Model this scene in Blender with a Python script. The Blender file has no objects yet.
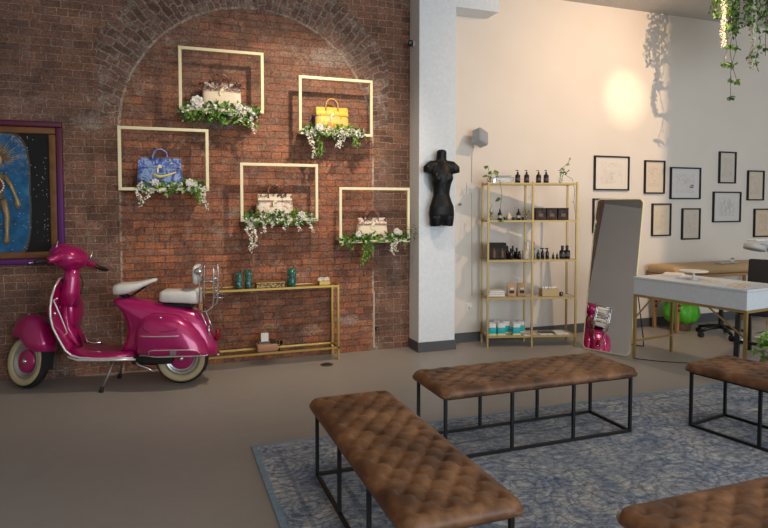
import bpy, math, random
from mathutils import Vector, Matrix, Euler
from math import pi, sin, cos, radians as R
SC = bpy.context.scene; COL = SC.collection
rnd = random.Random(7)

# ------------------------------------------------------------------ node helpers
class NT:
    def __init__(s, name):
        m = bpy.data.materials.new(name); m.use_nodes = True
        s.m = m; s.t = m.node_tree; s.b = s.t.nodes['Principled BSDF']
    def n(s, typ, ins=None, **kw):
        nd = s.t.nodes.new(typ)
        for k, v in kw.items(): setattr(nd, k, v)
        for k, v in (ins or {}).items():
            s.set(nd.inputs[k], v)
        return nd
    def set(s, sock, v):
        if isinstance(v, bpy.types.NodeSocket): s.t.links.new(v, sock)
        elif isinstance(v, (tuple, list)) and len(v) == 3 and sock.type == 'RGBA': sock.default_value = (*v, 1)
        else: sock.default_value = v
    def m_(s, op, a, b=None, c=None, clamp=False):
        nd = s.t.nodes.new('ShaderNodeMath'); nd.operation = op; nd.use_clamp = clamp
        s.set(nd.inputs[0], a)
        if b is not None: s.set(nd.inputs[1], b)
        if c is not None: s.set(nd.inputs[2], c)
        return nd.outputs[0]
    def mix(s, f, a, b, mode='MIX'):
        nd = s.t.nodes.new('ShaderNodeMix'); nd.data_type = 'RGBA'; nd.blend_type = mode
        s.set(nd.inputs[0], f); s.set(nd.inputs[6], a); s.set(nd.inputs[7], b)
        return nd.outputs[2]
    def co(s, out='Object'):
        return s.n('ShaderNodeTexCoord').outputs[out]
    def xyz(s, v):
        o = s.n('ShaderNodeSeparateXYZ', {0: v}).outputs
        return o[0], o[1], o[2]
    def comb(s, x, y, z=0.0):
        return s.n('ShaderNodeCombineXYZ', {0: x, 1: y, 2: z}).outputs[0]
    def noise(s, v, scale, detail=4, rough=.55, out=0, dist=0.0):
        return s.n('ShaderNodeTexNoise', {'Vector': v, 'Scale': scale, 'Detail': detail, 'Roughness': rough, 'Distortion': dist}).outputs[out]
    def ramp(s, f, stops, interp='LINEAR'):
        nd = s.t.nodes.new('ShaderNodeValToRGB'); cr = nd.color_ramp; cr.interpolation = interp
        s.set(nd.inputs[0], f)
        while len(cr.elements) < len(stops): cr.elements.new(.5)
        for e, (p, c) in zip(cr.elements, stops):
            e.position = p; e.color = (c, c, c, 1) if not isinstance(c, tuple) else (*c, 1)
        return nd.outputs[0]
    def bump(s, h, strength=.4, dist=.01):
        nd = s.n('ShaderNodeBump', {'Height': h, 'Strength': strength, 'Distance': dist})
        s.set(s.b.inputs['Normal'], nd.outputs[0])
    def base(s, c=None, rough=None, metal=None, **kw):
        if c is not None: s.set(s.b.inputs['Base Color'], c)
        if rough is not None: s.set(s.b.inputs['Roughness'], rough)
        if metal is not None: s.b.inputs['Metallic'].default_value = metal
        for k, v in kw.items(): s.set(s.b.inputs[k], v)
        return s.m

MATS = {}
def mat(name, col, rough=.5, metal=0., var=.12, scale=30, bump=0, **kw):
    if name in MATS: return MATS[name]
    t = NT(name); c = t.co()
    f = t.noise(c, scale, 3)
    lo = tuple(x * (1 - var) for x in col); hi = tuple(min(1, x * (1 + var)) for x in col)
    cc = t.mix(f, lo, hi)
    if bump: t.bump(f, bump, .004)
    MATS[name] = t.base(cc, rough, metal, **kw)
    return MATS[name]

# ------------------------------------------------------------------ mesh builder
class MB:
    def __init__(s): s.v = []; s.f = []
    def add(s, vs, fs, M=None):
        o = len(s.v)
        s.v += [tuple(M @ Vector(p)) if M else tuple(p) for p in vs]
        s.f += [tuple(i + o for i in f) for f in fs]
        return s
    def box(s, c, d, rz=0, M=None):
        x, y, z = (k / 2 for k in d)
        vs = [(-x,-y,-z),(x,-y,-z),(x,y,-z),(-x,y,-z),(-x,-y,z),(x,-y,z),(x,y,z),(-x,y,z)]
        fs = [(0,3,2,1),(4,5,6,7),(0,1,5,4),(1,2,6,5),(2,3,7,6),(3,0,4,7)]
        T = Matrix.Translation(c) @ Matrix.Rotation(rz, 4, 'Z')
        if M: T = M @ T
        return s.add(vs, fs, T)
    def b2(s, x0, x1, y0, y1, z0, z1): return s.box(((x0+x1)/2,(y0+y1)/2,(z0+z1)/2),(x1-x0,y1-y0,z1-z0))
    def bar(s, p0, p1, w, h=None):
        p0 = Vector(p0); p1 = Vector(p1); h = h or w; d = p1 - p0; L = d.length
        q = d.to_track_quat('X', 'Z').to_matrix().to_4x4()
        return s.box((0,0,0), (L, w, h), 0, Matrix.Translation((p0+p1)/2) @ q)
    def loft(s, rings, cap=True, closed=False):
        o = len(s.v); n = len(rings[0])
        for r in rings: s.v += [tuple(p) for p in r]
        m = len(rings)
        for i in range(m if closed else m-1):
            a = o + i*n; b = o + ((i+1) % m)*n
            for j in range(n):
                k = (j+1) % n
                s.f.append((a+j, a+k, b+k, b+j))
        if cap and not closed:
            s.f.append(tuple(o + j for j in reversed(range(n))))
            s.f.append(tuple(o + (m-1)*n + j for j in range(n)))
        return s
    def tube(s, pts, r, n=8, cap=True, closed=False):
        P = [Vector(p) for p in pts]; rings = []; m = len(P)
        up = None
        for i, p in enumerate(P):
            if closed: d = P[(i+1) % m] - P[i-1]
            else: d = P[min(i+1, m-1)] - P[max(i-1, 0)]
            d.normalize()
            if up is None:
                up = Vector((0,0,1)) if abs(d.z) < .9 else Vector((1,0,0))
            x = d.cross(up)
            if x.length < 1e-5: x = d.cross(Vector((0,1,.1)))
            x.normalize(); y = x.cross(d).normalized(); up = y
            rr = r[i] if isinstance(r, (list, tuple)) else r
            rings.append([p + (x*cos(2*pi*j/n) + y*sin(2*pi*j/n))*rr for j in range(n)])
        return s.loft(rings, cap, closed)
    def cyl(s, p0, p1, r0, r1=None, n=16): return s.tube([p0, p1], [r0, r0 if r1 is None else r1], n)
    def lathe(s, prof, c=(0,0,0), n=24, M=None):
        rings = [[Vector((c[0]+r*cos(2*pi*j/n), c[1]+r*sin(2*pi*j/n), c[2]+z)) for j in range(n)] for r, z in prof]
        if M: rings = [[M @ p for p in r] for r in rings]
        return s.loft(rings)
    def ball(s, c, r, n=12, m=8):
        if not isinstance(r, (tuple, list)): r = (r, r, r)
        rings = []
        for i in range(m+1):
            a = -pi/2 + pi*i/m; q = max(cos(a), .02)
            rings.append([(c[0]+r[0]*q*cos(2*pi*j/n), c[1]+r[1]*q*sin(2*pi*j/n), c[2]+r[2]*sin(a)) for j in range(n)])
        return s.loft(rings)
    def inflate(s, prof, w, p=2.6, y0=0., k=9, cen=None, side=0):
        # side profile (x,z) swept across y and rounded off towards both flanks (side=1: towards +y only)
        cx = cen[0] if cen else sum(q[0] for q in prof)/len(prof); cz = cen[1] if cen else sum(q[1] for q in prof)/len(prof)
        rings = []
        lo = 0. if side else -1.
        for i in range(k+1):
            a = lo + (1-lo)*i/k; a = math.copysign(abs(a)**.7, a) if not side else a**.6
            f = max(1-abs(a)**p, 0)**(1/p); f = max(f, .25)
            yy = y0 + w*a
            rings.append([(cx+(x-cx)*f, yy, cz+(z-cz)*f) for x, z in prof])
        return s.loft(rings)
    def build(s, name, m, parent=None, smooth=False, bevel=0, sub=0, solid=0, loc=None, rz=0, auto=None, seg=2):
        me = bpy.data.meshes.new(name); me.from_pydata(s.v, [], s.f); me.validate()
        import bmesh
        bm = bmesh.new(); bm.from_mesh(me); bmesh.ops.recalc_face_normals(bm, faces=bm.faces); bm.to_mesh(me); bm.free()
        if smooth: me.polygons.foreach_set('use_smooth', [True]*len(me.polygons))
        o = bpy.data.objects.new(name, me); COL.objects.link(o)
        o.data.materials.append(m)
        if parent: o.parent = parent
        if loc is not None: o.location = loc
        if rz: o.rotation_euler.z = rz
        if solid:
            d = o.modifiers.new('so', 'SOLIDIFY'); d.thickness = solid; d.offset = 0
        if bevel:
            d = o.modifiers.new('bv', 'BEVEL'); d.width = bevel; d.segments = seg; d.limit_method = 'ANGLE'; d.angle_limit = R(35)
            me.polygons.foreach_set('use_smooth', [True]*len(me.polygons)) if seg > 2 else None
        if sub:
            d = o.modifiers.new('ss', 'SUBSURF'); d.levels = sub; d.render_levels = sub
        return o

def tag(o, label=None, cat=None, group=None, kind=None):
    if label: o['label'] = label
    if cat: o['category'] = cat
    if group: o['group'] = group
    if kind: o['kind'] = kind
    return o
def thing(name, loc, label, cat, rz=0, group=None):
    o = bpy.data.objects.new(name, None); COL.objects.link(o); o.empty_display_size = .1
    o.location = loc; o.rotation_euler.z = rz
    return tag(o, label, cat, group)
def dup(root, loc, label, rz=None, group=None, scale=None):
    def cp(o, par):
        c = o.copy(); COL.objects.link(c); c.parent = par
        for ch in [k for k in COL.objects if k.parent == o]: cp(ch, c)
        return c
    kids = [k for k in COL.objects if k.parent == root]
    c = root.copy(); COL.objects.link(c); c.location = loc
    for k in kids: cp(k, c)
    if rz is not None: c.rotation_euler.z = rz
    if scale: c.scale = scale
    c['label'] = label
    if group: c['group'] = group
    return c
def struct(o, label=None):
    o['kind'] = 'structure'; return o
def circ(c, r, n, ax='z', a0=0, a1=2*pi, close=False):
    out = []
    for i in range(n if close else n+1):
        a = a0 + (a1-a0)*i/n
        q = (cos(a)*r, sin(a)*r)
        out.append({'z': (c[0]+q[0], c[1]+q[1], c[2]), 'y': (c[0]+q[0], c[1], c[2]+q[1]), 'x': (c[0], c[1]+q[0], c[2]+q[1])}[ax])
    return out

# ------------------------------------------------------------------ materials
def brick_wall_mat():
    t = NT('old brick'); x, y, z = t.xyz(t.co())
    P = t.comb(x, z)
    d1 = t.noise(P, 3.0, 3, out=0); d2 = t.noise(P, 14, 2)
    uz = t.m_('ADD', z, t.m_('MULTIPLY', t.m_('SUBTRACT', d1, .5), .035))
    uz = t.m_('ADD', uz, t.m_('MULTIPLY', t.m_('SUBTRACT', d2, .5), .012))
    ux = t.m_('ADD', x, t.m_('MULTIPLY', t.m_('SUBTRACT', d2, .5), .03))
    V = t.comb(ux, uz)
    def brick(v, c1, c2, mo, bw, rh, ms, off=.5, bias=0., freq=2):
        nd = t.n('ShaderNodeTexBrick', {'Vector': v, 'Color1': c1, 'Color2': c2, 'Mortar': mo, 'Scale': 1., 'Mortar Size': ms, 'Mortar Smooth': .35, 'Bias': bias, 'Brick Width': bw, 'Row Height': rh})
        nd.offset = off; nd.offset_frequency = freq; nd.squash = .55; nd.squash_frequency = 6
        return nd.outputs[0], nd.outputs[1]
    cA, fA = brick(V, (.27,.12,.070), (.135,.066,.043), (.38,.27,.185), .165, .067, .0052)
    cB, fB = brick(V, (.50,.17,.075), (.24,.095,.055), (.17,.095,.06), .175, .067, .0045)
    dx = t.m_('SUBTRACT', x, .85); dz = t.m_('SUBTRACT', z, 2.24)
    rr = t.m_('SQRT', t.m_('ADD', t.m_('MULTIPLY', dx, dx), t.m_('MULTIPLY', dz, dz)))
    th = t.m_('MULTIPLY', t.m_('ARCTAN2', dz, dx), 1.38)
    rw = t.m_('ADD', rr, t.m_('MULTIPLY', t.m_('SUBTRACT', d2, .5), .07)); tw = t.m_('ADD', th, t.m_('ADD', t.m_('MULTIPLY', t.m_('SUBTRACT', d1, .5), .16), t.m_('MULTIPLY', t.m_('SUBTRACT', t.noise(P, 22, 2), .5), .03)))
    cC, fC = brick(t.comb(t.m_('SUBTRACT', rw, 1.22), tw), (.25,.13,.095), (.14,.072,.055), (.31,.235,.175), .175, .068, .0095, .5)
    # masks
    up = t.m_('GREATER_THAN', z, 2.24); adx = t.m_('ABSOLUTE', dx)
    wob = t.m_('MULTIPLY', t.m_('SUBTRACT', d2, .5), .05)
    inarch = t.m_('MULTIPLY', up, t.m_('LESS_THAN', rr, 1.22)); inleg = t.m_('MULTIPLY', t.m_('SUBTRACT', 1., up), t.m_('LESS_THAN', adx, 1.228))
    inside = t.m_('ADD', inarch, inleg, clamp=True)
    ring = t.m_('MULTIPLY', t.m_('GREATER_THAN', rr, 1.22), t.m_('LESS_THAN', t.m_('ADD', rr, wob), 1.62))
    ring = t.m_('MULTIPLY', ring, t.m_('GREATER_THAN', t.m_('ADD', z, wob), 2.36))
    ring = t.m_('MULTIPLY', ring, t.m_('LESS_THAN', t.m_('ADD', adx, wob), 1.40))
    # patch variation
    big = t.noise(P, 1.1, 5, .6); mid = t.noise(P, 6, 5, .65); fine = t.noise(P, 55, 4, .7)
    streak = t.noise(t.comb(t.m_('MULTIPLY', x, 1.6), t.m_('MULTIPLY', z, 9.0)), 1.6, 4, .6)
    cA2 = t.mix(t.ramp(mid, [(.35, 0.), (.75, .45)]), cA, (.30,.165,.125))
    cA2 = t.mix(t.ramp(big, [(.42, 0.), (.62, .35)]), cA2, (.19,.135,.12))
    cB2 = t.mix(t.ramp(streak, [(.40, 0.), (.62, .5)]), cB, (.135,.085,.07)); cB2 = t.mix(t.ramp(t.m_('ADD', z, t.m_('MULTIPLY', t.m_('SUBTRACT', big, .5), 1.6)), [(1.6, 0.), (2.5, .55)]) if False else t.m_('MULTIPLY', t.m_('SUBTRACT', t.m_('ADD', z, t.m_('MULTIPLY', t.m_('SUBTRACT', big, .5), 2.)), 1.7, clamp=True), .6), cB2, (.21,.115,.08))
    cB2 = t.mix(t.ramp(mid, [(.52, 0.), (.78, .55)]), cB2, (.52,.20,.10))
    cB2 = t.mix(t.ramp(t.noise(P, 11, 5, .75), [(.50, 0.), (.62, .55)]), cB2, (.30,.20,.15)); col = t.mix(inside, cA2, cB2); cC = t.mix(t.ramp(t.noise(P, 9, 4, .7), [(.5, 0.), (.66, .75)]), cC, (.34,.27,.22)); col = t.mix(ring, col, cC)
    fac = t.m_('ADD', t.m_('MULTIPLY', fB, inside), t.m_('MULTIPLY', fA, t.m_('SUBTRACT', 1., inside)))
    fac = t.m_('ADD', t.m_('MULTIPLY', fC, ring), t.m_('MULTIPLY', fac, t.m_('SUBTRACT', 1., ring)))
    # plaster smears and the light seams where the arch was walled up
    pl = t.ramp(t.noise(P, 2.6, 6, .72, dist=.5), [(.57, 0.), (.68, .8)])
    pl = t.m_('MULTIPLY', pl, t.ramp(t.noise(P, 17, 4, .7), [(.42, .1), (.6, 1.)]))
    col = t.mix(pl, col, (.42,.34,.27))
    seam = t.m_('LESS_THAN', t.m_('ABSOLUTE', t.m_('SUBTRACT', t.m_('ADD', adx, t.m_('MULTIPLY', wob, .35)), 1.228)), .009)
    seam = t.m_('MULTIPLY', seam, t.m_('SUBTRACT', 1., up))
    sr = t.m_('LESS_THAN', t.m_('ABSOLUTE', t.m_('SUBTRACT', t.m_('ADD', rr, t.m_('MULTIPLY', wob, .4)), 1.225)), .012)
    seam = t.m_('ADD', seam, t.m_('MULTIPLY', sr, up), clamp=True)
    seam = t.m_('MULTIPLY', seam, t.ramp(t.noise(P, 7, 3), [(.4, .1), (.6, .75)]))
    col = t.mix(seam, col, (.50,.42,.33))
    sp = t.ramp(t.noise(P, 24, 3, .6), [(.68, 0.), (.74, .55)])
    col = t.mix(t.m_('MULTIPLY', sp, inside), col, (.62,.33,.2))
    for cx_, cz_, ax_, az_, cc_ in [(1.80,.34,.15,.05,(.42,.34,.30)),(.98,.34,.13,.03,(.50,.30,.16)),(1.42,.26,.12,.06,(.55,.34,.22)),(.62,1.47,.10,.07,(.30,.24,.20)),(.50,2.33,.20,.05,(.30,.25,.22)),(-.62,2.30,.16,.10,(.34,.27,.22)),(1.62,3.05,.3,.12,(.36,.29,.24))]:
        e_ = t.m_('ADD', t.m_('POWER', t.m_('DIVIDE', t.m_('ABSOLUTE', t.m_('SUBTRACT', x, cx_)), ax_), 2.), t.m_('POWER', t.m_('DIVIDE', t.m_('ABSOLUTE', t.m_('SUBTRACT', z, cz_)), az_), 2.))
        e_ = t.m_('ADD', e_, t.m_('MULTIPLY', t.m_('SUBTRACT', t.noise(P, 21, 5, .7), .5), 5.))
        col = t.mix(t.ramp(e_, [(.2, .7), (1., 0.)]), col, cc_)
    col = t.mix(.42, col, t.ramp(fine, [(.36, 0.), (.64, 1.)]), 'OVERLAY')
    col = t.mix(.30, col, t.ramp(t.noise(P, 3.5, 6, .75), [(.36, 0.), (.64, 1.)]), 'OVERLAY')
    col = t.mix(t.m_('MULTIPLY', t.ramp(mid, [(.25, .35), (.45, 0.)]), 1.), col, (.06,.04,.035))
    h = t.m_('SUBTRACT', t.m_('ADD', t.m_('MULTIPLY', mid, .9), t.m_('MULTIPLY', fine, .5)), fac)
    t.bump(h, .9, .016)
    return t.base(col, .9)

def plaster_mat():
    t = NT('white painted wall'); c = t.co(); f = t.noise(c, 2, 5); g = t.noise(c, 120, 2)
    t.bump(g, .08, .002)
    return t.base(t.mix(f, (.76,.69,.61), (.83,.765,.69)), .65)
def floor_mat():
    t = NT('polished concrete'); c = t.co(); f = t.noise(c, .8, 6, .6); g = t.noise(c, 9, 6, .7)
    col = t.mix(f, (.285,.262,.24), (.35,.322,.298)); col = t.mix(t.ramp(g, [(.3, .0), (.7, .35)]), col, (.38,.352,.325))
    t.bump(g, .04, .003)
    return t.base(col, t.ramp(f, [(.3, .36), (.7, .52)]))
def rug_mat(x0, x1, y0, y1):
    t = NT('distressed blue rug'); c = t.co(); x, y, z = t.xyz(c)
    w = t.noise(c, 3.0, 5, out=1)
    cw = t.mix(.16, c, w, 'ADD'); cf = t.mix(.05, c, t.noise(c, 14, 4, out=1), 'ADD')
    n1 = t.noise(c, 4.5, 6, .7); n2 = t.noise(t.comb(t.m_('MULTIPLY', x, .8), t.m_('MULTIPLY', y, 1.5)), 22, 6, .8); lg = t.noise(c, 1.4, 4, .6)
    col = t.ramp(n1, [(.34, (.13,.175,.26)), (.46, (.26,.31,.39)), (.54, (.39,.42,.46)), (.64, (.56,.54,.51))])
    fl = t.n('ShaderNodeTexVoronoi', {'Vector': cw, 'Scale': 2.6}, feature='F1').outputs[0]
    rings = t.m_('SINE', t.m_('MULTIPLY', fl, 55.))
    col = t.mix(t.ramp(rings, [(.6, 0.), (.85, .45)]), col, (.09,.13,.21))
    col = t.mix(t.ramp(t.m_('SINE', t.m_('ADD', t.m_('MULTIPLY', fl, 55.), 2.4)), [(.7, 0.), (.9, .4)]), col, (.52,.50,.48))
    v2 = t.n('ShaderNodeTexVoronoi', {'Vector': cf, 'Scale': 9.}, feature='DISTANCE_TO_EDGE').outputs[0]
    col = t.mix(t.ramp(v2, [(.015, .55), (.05, 0.)]), col, (.07,.10,.17))
    v3 = t.n('ShaderNodeTexVoronoi', {'Vector': cf, 'Scale': 13.}, feature='F1').outputs[0]
    col = t.mix(t.ramp(v3, [(.10, .6), (.2, 0.)]), col, (.55,.53,.50))
    col = t.mix(t.ramp(lg, [(.45, 0.), (.68, .5)]), col, (.40,.40,.41))
    col = t.mix(t.ramp(t.noise(c, 5.2, 3), [(.63, 0.), (.72, .35)]), col, (.50,.31,.28))
    st = t.noise(t.comb(t.m_('MULTIPLY', x, 14), t.m_('MULTIPLY', y, 70)), 1.2, 4, .7)
    col = t.mix(.5, col, t.ramp(n2, [(.38, 0.), (.62, 1.)]), 'OVERLAY')
    col = t.mix(t.ramp(st, [(.35, .35), (.55, 0.)]), col, (.10,.135,.20))
    # border bands
    ex = t.m_('MINIMUM', t.m_('SUBTRACT', x, x0), t.m_('SUBTRACT', x1, x)); ey = t.m_('MINIMUM', t.m_('SUBTRACT', y, y0), t.m_('SUBTRACT', y1, y))
    e = t.m_('MINIMUM', ex, ey)
    b1 = t.m_('LESS_THAN', e, .035)
    b2 = t.m_('MULTIPLY', t.m_('GREATER_THAN', e, .14), t.m_('LESS_THAN', e, .165))
    b3 = t.m_('MULTIPLY', t.m_('GREATER_THAN', e, .40), t.m_('LESS_THAN', e, .43))
    col = t.mix(t.m_('MULTIPLY', t.m_('ADD', b2, b3), .4), col, (.05,.07,.12))
    col = t.mix(t.m_('MULTIPLY', b1, .8), col, (.20,.31,.40))
    t.bump(st, .35, .004)
    return t.base(col, .95)
def leather_mat():
    t = NT('brown leather'); c = t.co(); f = t.noise(c, 5, 6, .65); g = t.noise(c, 160, 3)
    col = t.ramp(f, [(.34, (.065,.026,.011)), (.5, (.165,.070,.028)), (.66, (.33,.16,.070))])
    t.bump(t.m_('ADD', t.m_('MULTIPLY', g, .3), f), .25, .004)
    return t.base(col, t.ramp(f, [(.3, .42), (.7, .55)]))
def scooter_paint():
    t = NT('magenta scooter paint'); f = t.noise(t.co(), 3, 3)
    return t.base(t.mix(f, (.42,.004,.10), (.52,.010,.18)), .28, .25, **{'Coat Weight': .9, 'Coat Roughness': .08})
def print_bag(name, cols, scale=26, seed=0.):
    t = NT(name); c = t.n('ShaderNodeMapping', {'Vector': t.co(), 'Location': (seed, seed, seed)}).outputs[0]
    v = t.noise(c, scale, 3, .6, dist=1.2)
    return t.base(t.ramp(v, cols, 'CONSTANT'), .45)
def sketch_mat(name, seed, paper, ink=(.25,.22,.2), amt=.55):
    # faint pencil drawing: wobbly strokes kept inside the middle of the sheet
    t = NT(name); c = t.co(); x, y, z = t.xyz(c)
    v = t.comb(t.m_('ADD', x, seed), z, seed)
    n = t.noise(v, 9, 3, .6, dist=1.5)
    l = t.m_('ABSOLUTE', t.m_('SUBTRACT', t.m_('FRACT', t.m_('MULTIPLY', n, 7.)), .5))
    l = t.m_('LESS_THAN', l, .05)
    n2 = t.noise(v, 5, 2)
    m = t.ramp(n2, [(.42, 0.), (.52, 1.)])
    g = t.co('Generated'); gx, gy, gz = t.xyz(g)
    ins = t.m_('MULTIPLY', t.m_('LESS_THAN', t.m_('ABSOLUTE', t.m_('SUBTRACT', gx, .5)), .33), t.m_('LESS_THAN', t.m_('ABSOLUTE', t.m_('SUBTRACT', gz, .5)), .33))
    f = t.m_('MULTIPLY', t.m_('MULTIPLY', l, m), t.m_('MULTIPLY', ins, amt))
    wash = t.m_('MULTIPLY', ins, t.ramp(t.noise(v, 14, 3), [(.4, 0.), (.7, .25)]))
    col = t.mix(wash, paper, tuple(k*.62 for k in paper)); col = t.mix(f, col, ink)
    return t.base(col, .8)
def glass(name, col=(1,1,1), rough=.02, alpha=None):
    t = NT(name); return t.base(col, rough, 0, **{'Transmission Weight': 1., 'IOR': 1.45})

BRICK = brick_wall_mat(); PLASTER = plaster_mat(); FLOOR = floor_mat(); LEATHER = leather_mat(); PINK = scooter_paint()
GOLD = mat('brushed gold metal', (.42,.29,.11), .45, .6)
GOLDP = mat('pale gold frame paint', (.84,.74,.46), .45, .2)
BRASS = mat('console gold', (.50,.33,.09), .35, .85)
BLACKC = mat('matt black card', (.012,.011,.011), .75)
BLACKM = mat('black powder coated steel', (.012,.012,.013), .5, .3)
CHROME = mat('chrome', (.72,.72,.74), .12, 1., .05)
ALU = mat('polished aluminium trim', (.78,.75,.72), .3, .55)
RUBBER = mat('black rubber', (.012,.012,.012), .7)
CREAMW = mat('cream whitewall rubber', (.50,.42,.25), .6)
WHITEV = mat('white vinyl', (.78,.76,.71), .4)
GRIP = mat('black grip rubber', (.01,.01,.01), .55)
BASEB = mat('grey baseboard', (.085,.088,.095), .5)
BLACKP = mat('glossy black plastic', (.012,.011,.012), .28)
BLACKF = mat('black fabric', (.014,.013,.013), .8)
LEAF = mat('green leaves', (.17,.33,.05), .5, 0, .55, 14)
LEAFD = mat('dark green leaves', (.05,.14,.03), .5, 0, .5, 14)
STEM = mat('brown green stem', (.10,.10,.04), .7)
PETAL = mat('white petals', (.90,.87,.74), .7, 0, .08, 40)
ROSE = mat('cream rose petals', (.80,.76,.68), .7)
WHITEP = mat('white lacquer', (.66,.71,.76), .35)
PAPER = mat('white paper', (.78,.77,.74), .8)
TAN = mat('tan upholstery', (.52,.34,.17), .5)
WOOD = mat('light beech wood', (.42,.22,.10), .5)
DARKW = mat('dark shelf board', (.16,.12,.08), .6)
BROWNL = mat('brown leather handle', (.10,.045,.025), .45)
GREY = mat('grey plastic', (.42,.44,.46), .45)
DKGREY = mat('dark grey plastic', (.10,.10,.11), .5)
AMBER = mat('dark amber bottle glass', (.016,.010,.008), .15)
LABELW = mat('pale label', (.55,.52,.48), .7)
BOXBR = mat('dark brown carton', (.035,.018,.012), .7)
KRAFT = mat('kraft paper', (.48,.33,.19), .8)
TEAL = mat('teal label', (.01,.45,.50), .5)
YELL = mat('pale yellow card', (.75,.66,.25), .7)
CREAM = mat('cream ceramic', (.72,.64,.52), .4)
PINKF = mat('pink tulip', (.75,.12,.22), .5)
GLASSC = glass('clear glass', (.93,.96,.95))
GLASST = glass('smoked glass', (.35,.33,.30))

# ------------------------------------------------------------------ room
WY = 6.05
wall = MB().b2(-3.3, 2.53, WY, WY+.2, 0, 3.95).build('wall_back', BRICK); struct(wall)
wall2 = MB().b2(2.53, 9.3, WY, WY+.2, 0, 3.95).build('wall_back', PLASTER); struct(wall2)
struct(MB().b2(-3.5, -3.3, -4.2, WY+.2, 0, 3.95).build('wall_left', PLASTER))
struct(MB().b2(9.3, 9.5, -4.2, WY+.2, 0, 3.95).build('wall_right', PLASTER))
struct(MB().b2(-3.5, 9.5, -4.2, WY+.2, -.1, 0).build('floor', FLOOR))
struct(MB().b2(-3.5, 9.5, -4.2, WY+.2, 3.95, 4.05).build('ceiling', mat('ceiling paint', (.62,.60,.57), .8)))
struct(MB().b2(2.495, 2.915, 5.79, WY, 0, 3.95).build('column', mat('column paint', (.80,.85,.90), .55), bevel=.004))
struct(MB().b2(2.495, 3.43, 5.791, WY, 3.63, 3.95).build('beam', mat('column paint', (.80,.85,.90), .55), bevel=.004))
bb = MB(); bb.b2(2.483, 2.927, 5.778, 5.79, 0, .105); bb.b2(2.483, 2.495, 5.79, WY, 0, .105); bb.b2(2.915, 2.927, 5.79, WY, 0, .105)
struct(bb.build('baseboard_column', BASEB, bevel=.002))
struct(MB().b2(2.927, 9.3, WY-.014, WY, 0, .11).build('baseboard_back', BASEB, bevel=.002))
# conduit running down the brick/plaster seam, power outlets
tag(MB().box((0,0,0),(.016,.012,.60)).build('plaster_scar', mat('broken plaster', (.55,.45,.34), .9), loc=(2.085,6.045,.33)), 'strip of pale broken plaster running down the brick wall to the floor', 'plaster strip')
o = thing('wall_outlet', (2.12,6.05,.23), 'small black outlet low on the brick wall beside the pale plaster strip', 'outlet')
MB().box((0,-.008,0),(.045,.016,.045)).build('cover', BLACKP, o, bevel=.004); MB().cyl((.0,-.016,0),(.0,-.028,0),.012).build('plug', DKGREY, o)
o = thing('wall_outlet', (3.225,6.05,.386), 'white power outlet with cord on the white wall, lowest one left of gold shelving', 'outlet')
MB().box((0,-.005,0),(.075,.01,.115)).build('cover', WHITEV, o, bevel=.003); MB().box((.01,-.02,.01),(.035,.025,.03)).build('plug', WHITEV, o, bevel=.004)
o = thing('wall_switch', (3.222,6.05,1.74), 'white double switch plate on the white wall below the speaker', 'switch')
MB().box((0,-.005,0),(.075,.01,.115)).build('cover', WHITEV, o, bevel=.003); MB().box((0,-.012,0),(.03,.006,.06)).build('rocker', WHITEV, o, bevel=.001)
o = thing('wall_hook', (3.10,6.05,1.555), 'small dark hook on the white wall right of the black torso', 'hook')
MB().lathe([(.02,0),(.02,.006),(.001,.008)], M=Matrix.Rotation(pi/2,4,'X')).build('plate', GREY, o); MB().tube([(0,-.006,0),(0,-.03,-.002),(0,-.04,.012)],.005).build('peg', DKGREY, o)
# small security camera on the column's left side
o = thing('security_camera', (2.495,5.93,3.24), 'small black round security camera high on the side of the white column', 'camera')
MB().box((-.01,0,0),(.02,.05,.06)).build('bracket', WHITEV, o, bevel=.004)
MB().ball((-.045,-.01,0),(.03,.035,.036)).build('housing', BLACKP, o, True)
MB().lathe([(.018,0),(.018,.01),(.012,.012),(.002,.011)], M=Matrix.Translation((-.06,-.035,0)) @ Matrix.Rotation(pi/2+.2,4,'X')).build('lens', DKGREY, o, True)
# wall speaker
o = thing('wall_speaker', (3.25,6.05,2.27), 'grey white wall speaker tilted on the white wall above the shelving unit', 'speaker')
M = Matrix.Translation((.03,-.13,.02)) @ Euler((R(-16), R(20), R(22))).to_matrix().to_4x4()
MB().box((0,0,0),(.15,.11,.165),0,M).build('cabinet', GREY, o, bevel=.012, seg=3)
MB().box((0,-.058,0),(.13,.006,.145),0,M).build('grille', mat('light grille', (.33,.36,.40), .7), o, bevel=.004)
MB().cyl((0,0,-.02),(.02,-.08,0),.016).build('bracket', WHITEV, o); MB().lathe([(.04,0),(.04,.012),(.02,.02)], M=Matrix.Translation((0,0,-.02)) @ Matrix.Rotation(pi/2,4,'X')).build('wall_plate', WHITEV, o)
MB().tube([(.01,-.02,-.05),(-.0,-.008,-.2),(.0,-.006,-.6),(.01,-.006,-1.75)],.004,6).build('cable', WHITEV, o, True)
# floor box
o = thing('floor_outlet', (1.462,5.642,0), 'small dark round floor outlet in front of the gold console table', 'floor outlet')
MB().lathe([(.062,0),(.062,.004),(.05,.008),(.001,.008)]).build('rim', mat('dull brass', (.12,.085,.05), .5, .6), o); MB().lathe([(.035,.008),(.033,.013),(.001,.013)]).build('cap', BLACKP, o)

# ------------------------------------------------------------------ rug
rx0, rx1, ry0, ry1 = .50, 4.95, -.3, 3.86
rug = MB()
nx, ny = 60, 50
for k in (0, 1):
    pass
rug.b2(rx0, rx1, ry0, ry1, .0, .012)
rg = rug.build('area_rug', rug_mat(rx0, rx1, ry0, ry1), bevel=.004)
tag(rg, 'large faded blue and grey oriental rug under the tufted benches', 'rug')

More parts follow.
